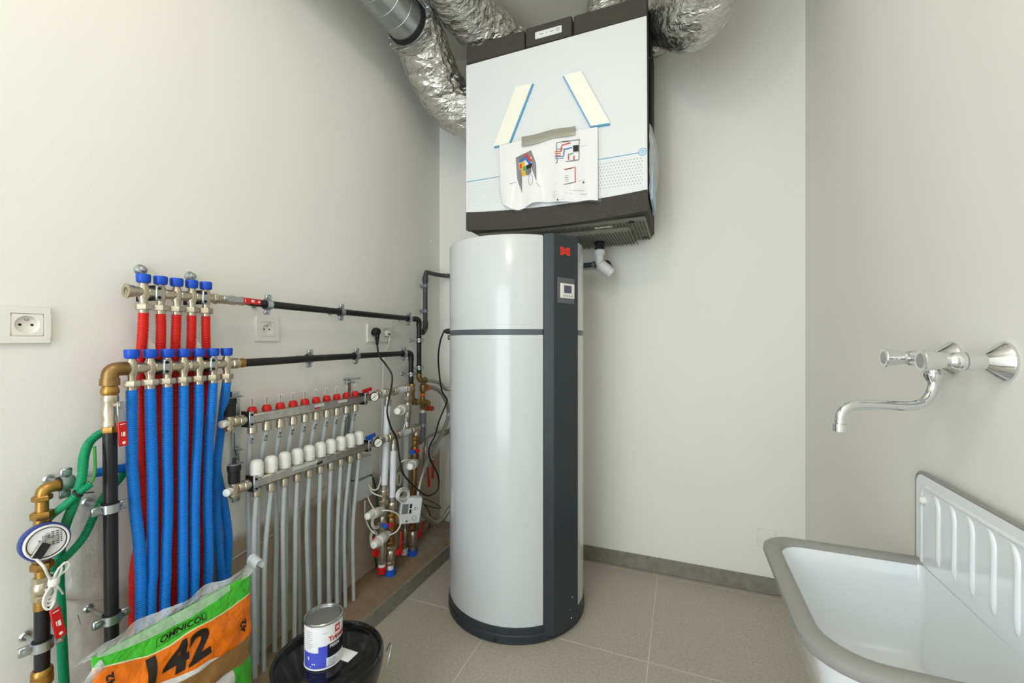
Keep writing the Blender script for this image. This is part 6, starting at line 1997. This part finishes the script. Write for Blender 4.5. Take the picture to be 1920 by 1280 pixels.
obj('splashback_edge', MB().tube(ed, 0.0042, 8), M_rim, sk)
# raised frame and ribs of the splashback
xf = XR - 0.0155
inn = sp_outline(0.026)
obj('raised_frame', MB().tube([Vector((xf + 0.0015, y, z)) for y, z in inn[1:] + [inn[0]]], 0.0050, 10), M_sinkw, spb)
ry = [1.134, 1.079, 1.024, 0.967, 0.912, 0.857, 0.802]
for k, y in enumerate(ry):         # low pressed ribs, mostly sunk into the sheet
    pth = spline([(xf + 0.006, y + 0.022, 0.818), (xf + 0.0025, y + 0.010, 0.814), (xf + 0.0015, y, 0.798), (xf + 0.0015, y, 0.75), (xf + 0.0015, y, 0.695), (xf + 0.007, y + 0.001, 0.676)], 0.006)
    obj('rib', MB().tube(pth, 0.0062, 14), M_sinkw, spb)
for y in (1.190, 0.80):
    obj('bolt_cap', MB().lathe((xf - 0.001, y, 0.796), (-1, 0, 0), [(-0.002, 0.0085), (0.006, 0.0085), (0.009, 0.006)], 14), M_white, spb)

tap = thing('wall_tap', 'chrome wall mixer tap with two handles and a swan-neck spout over the sink', 'tap', (0.44, 1.045, 1.0))
TZc = 1.106
for y in (0.970, 1.120):
    obj('rosette', MB().lathe((XR, y, TZc), (-1, 0, 0), [(0, 0.034), (0.003, 0.034), (0.006, 0.0325), (0.026, 0.0145), (0.028, 0.0125)], 32), M_chrome, tap)
    obj('union', MB().lathe((XR - 0.024, y, TZc), (-1, 0, 0), [(0, 0.0135), (0.016, 0.0135), (0.017, 0.0158), (0.030, 0.0158)], 24), M_chrome, tap)
    obj('valve_neck', MB().lathe((XR - 0.052, y, TZc), (-1, 0, 0), [(0, 0.0158), (0.016, 0.0158), (0.018, 0.0145), (0.022, 0.0125), (0.030, 0.0115)], 24), M_chrome, tap)
    h_ = obj('handle', MB().lathe((XR - 0.078, y, TZc), (-1, 0, 0), [(0, 0.0115), (0.006, 0.0140), (0.018, 0.0158), (0.026, 0.0182), (0.031, 0.0205), (0.033, 0.0200), (0.0335, 0.014)], 28), M_chrome, tap)
    obj('handle_button', MB().lathe((XR - 0.111, y, TZc), (-1, 0, 0), [(0, 0.0138), (0.0012, 0.0125)], 20), mat('tap_button', (170, 172, 170), 0.3, metal=0.6), h_)
obj('crossbar', MB().cyl((0.440, 0.960, TZc), (0.440, 1.130, TZc), 0.0145, n=24), M_chrome, tap)
obj('spout_nut', MB().lathe((0.440, 1.045, TZc - 0.012), (0, 0, -1), [(0, 0.0115), (0.006, 0.0125), (0.013, 0.0125), (0.014, 0.0155), (0.018, 0.0160), (0.030, 0.0105)], 24), M_chrome, tap)
dl = Vector((-0.9285, -0.3714, 0))
b0 = Vector((0.440, 1.045, 0))
def spo(d_, z): return b0 + dl * d_ + Vector((0, 0, z))
path = spline([spo(0, TZc - 0.036), spo(0.0, TZc - 0.052), spo(0.008, TZc - 0.070), spo(0.024, TZc - 0.083), spo(0.048, TZc - 0.088), spo(0.10, TZc - 0.086), spo(0.145, TZc - 0.086), spo(0.163, TZc - 0.091), spo(0.174, TZc - 0.104), spo(0.177, TZc - 0.126)], 0.004)
obj('spout', MB().tube(path, 0.0092, 18), M_chrome, tap)
obj('aerator', MB().lathe(spo(0.177, TZc - 0.120), (0, 0, -1), [(0, 0.0095), (0.001, 0.0112), (0.015, 0.0112), (0.016, 0.009)], 24), M_chrome, tap)
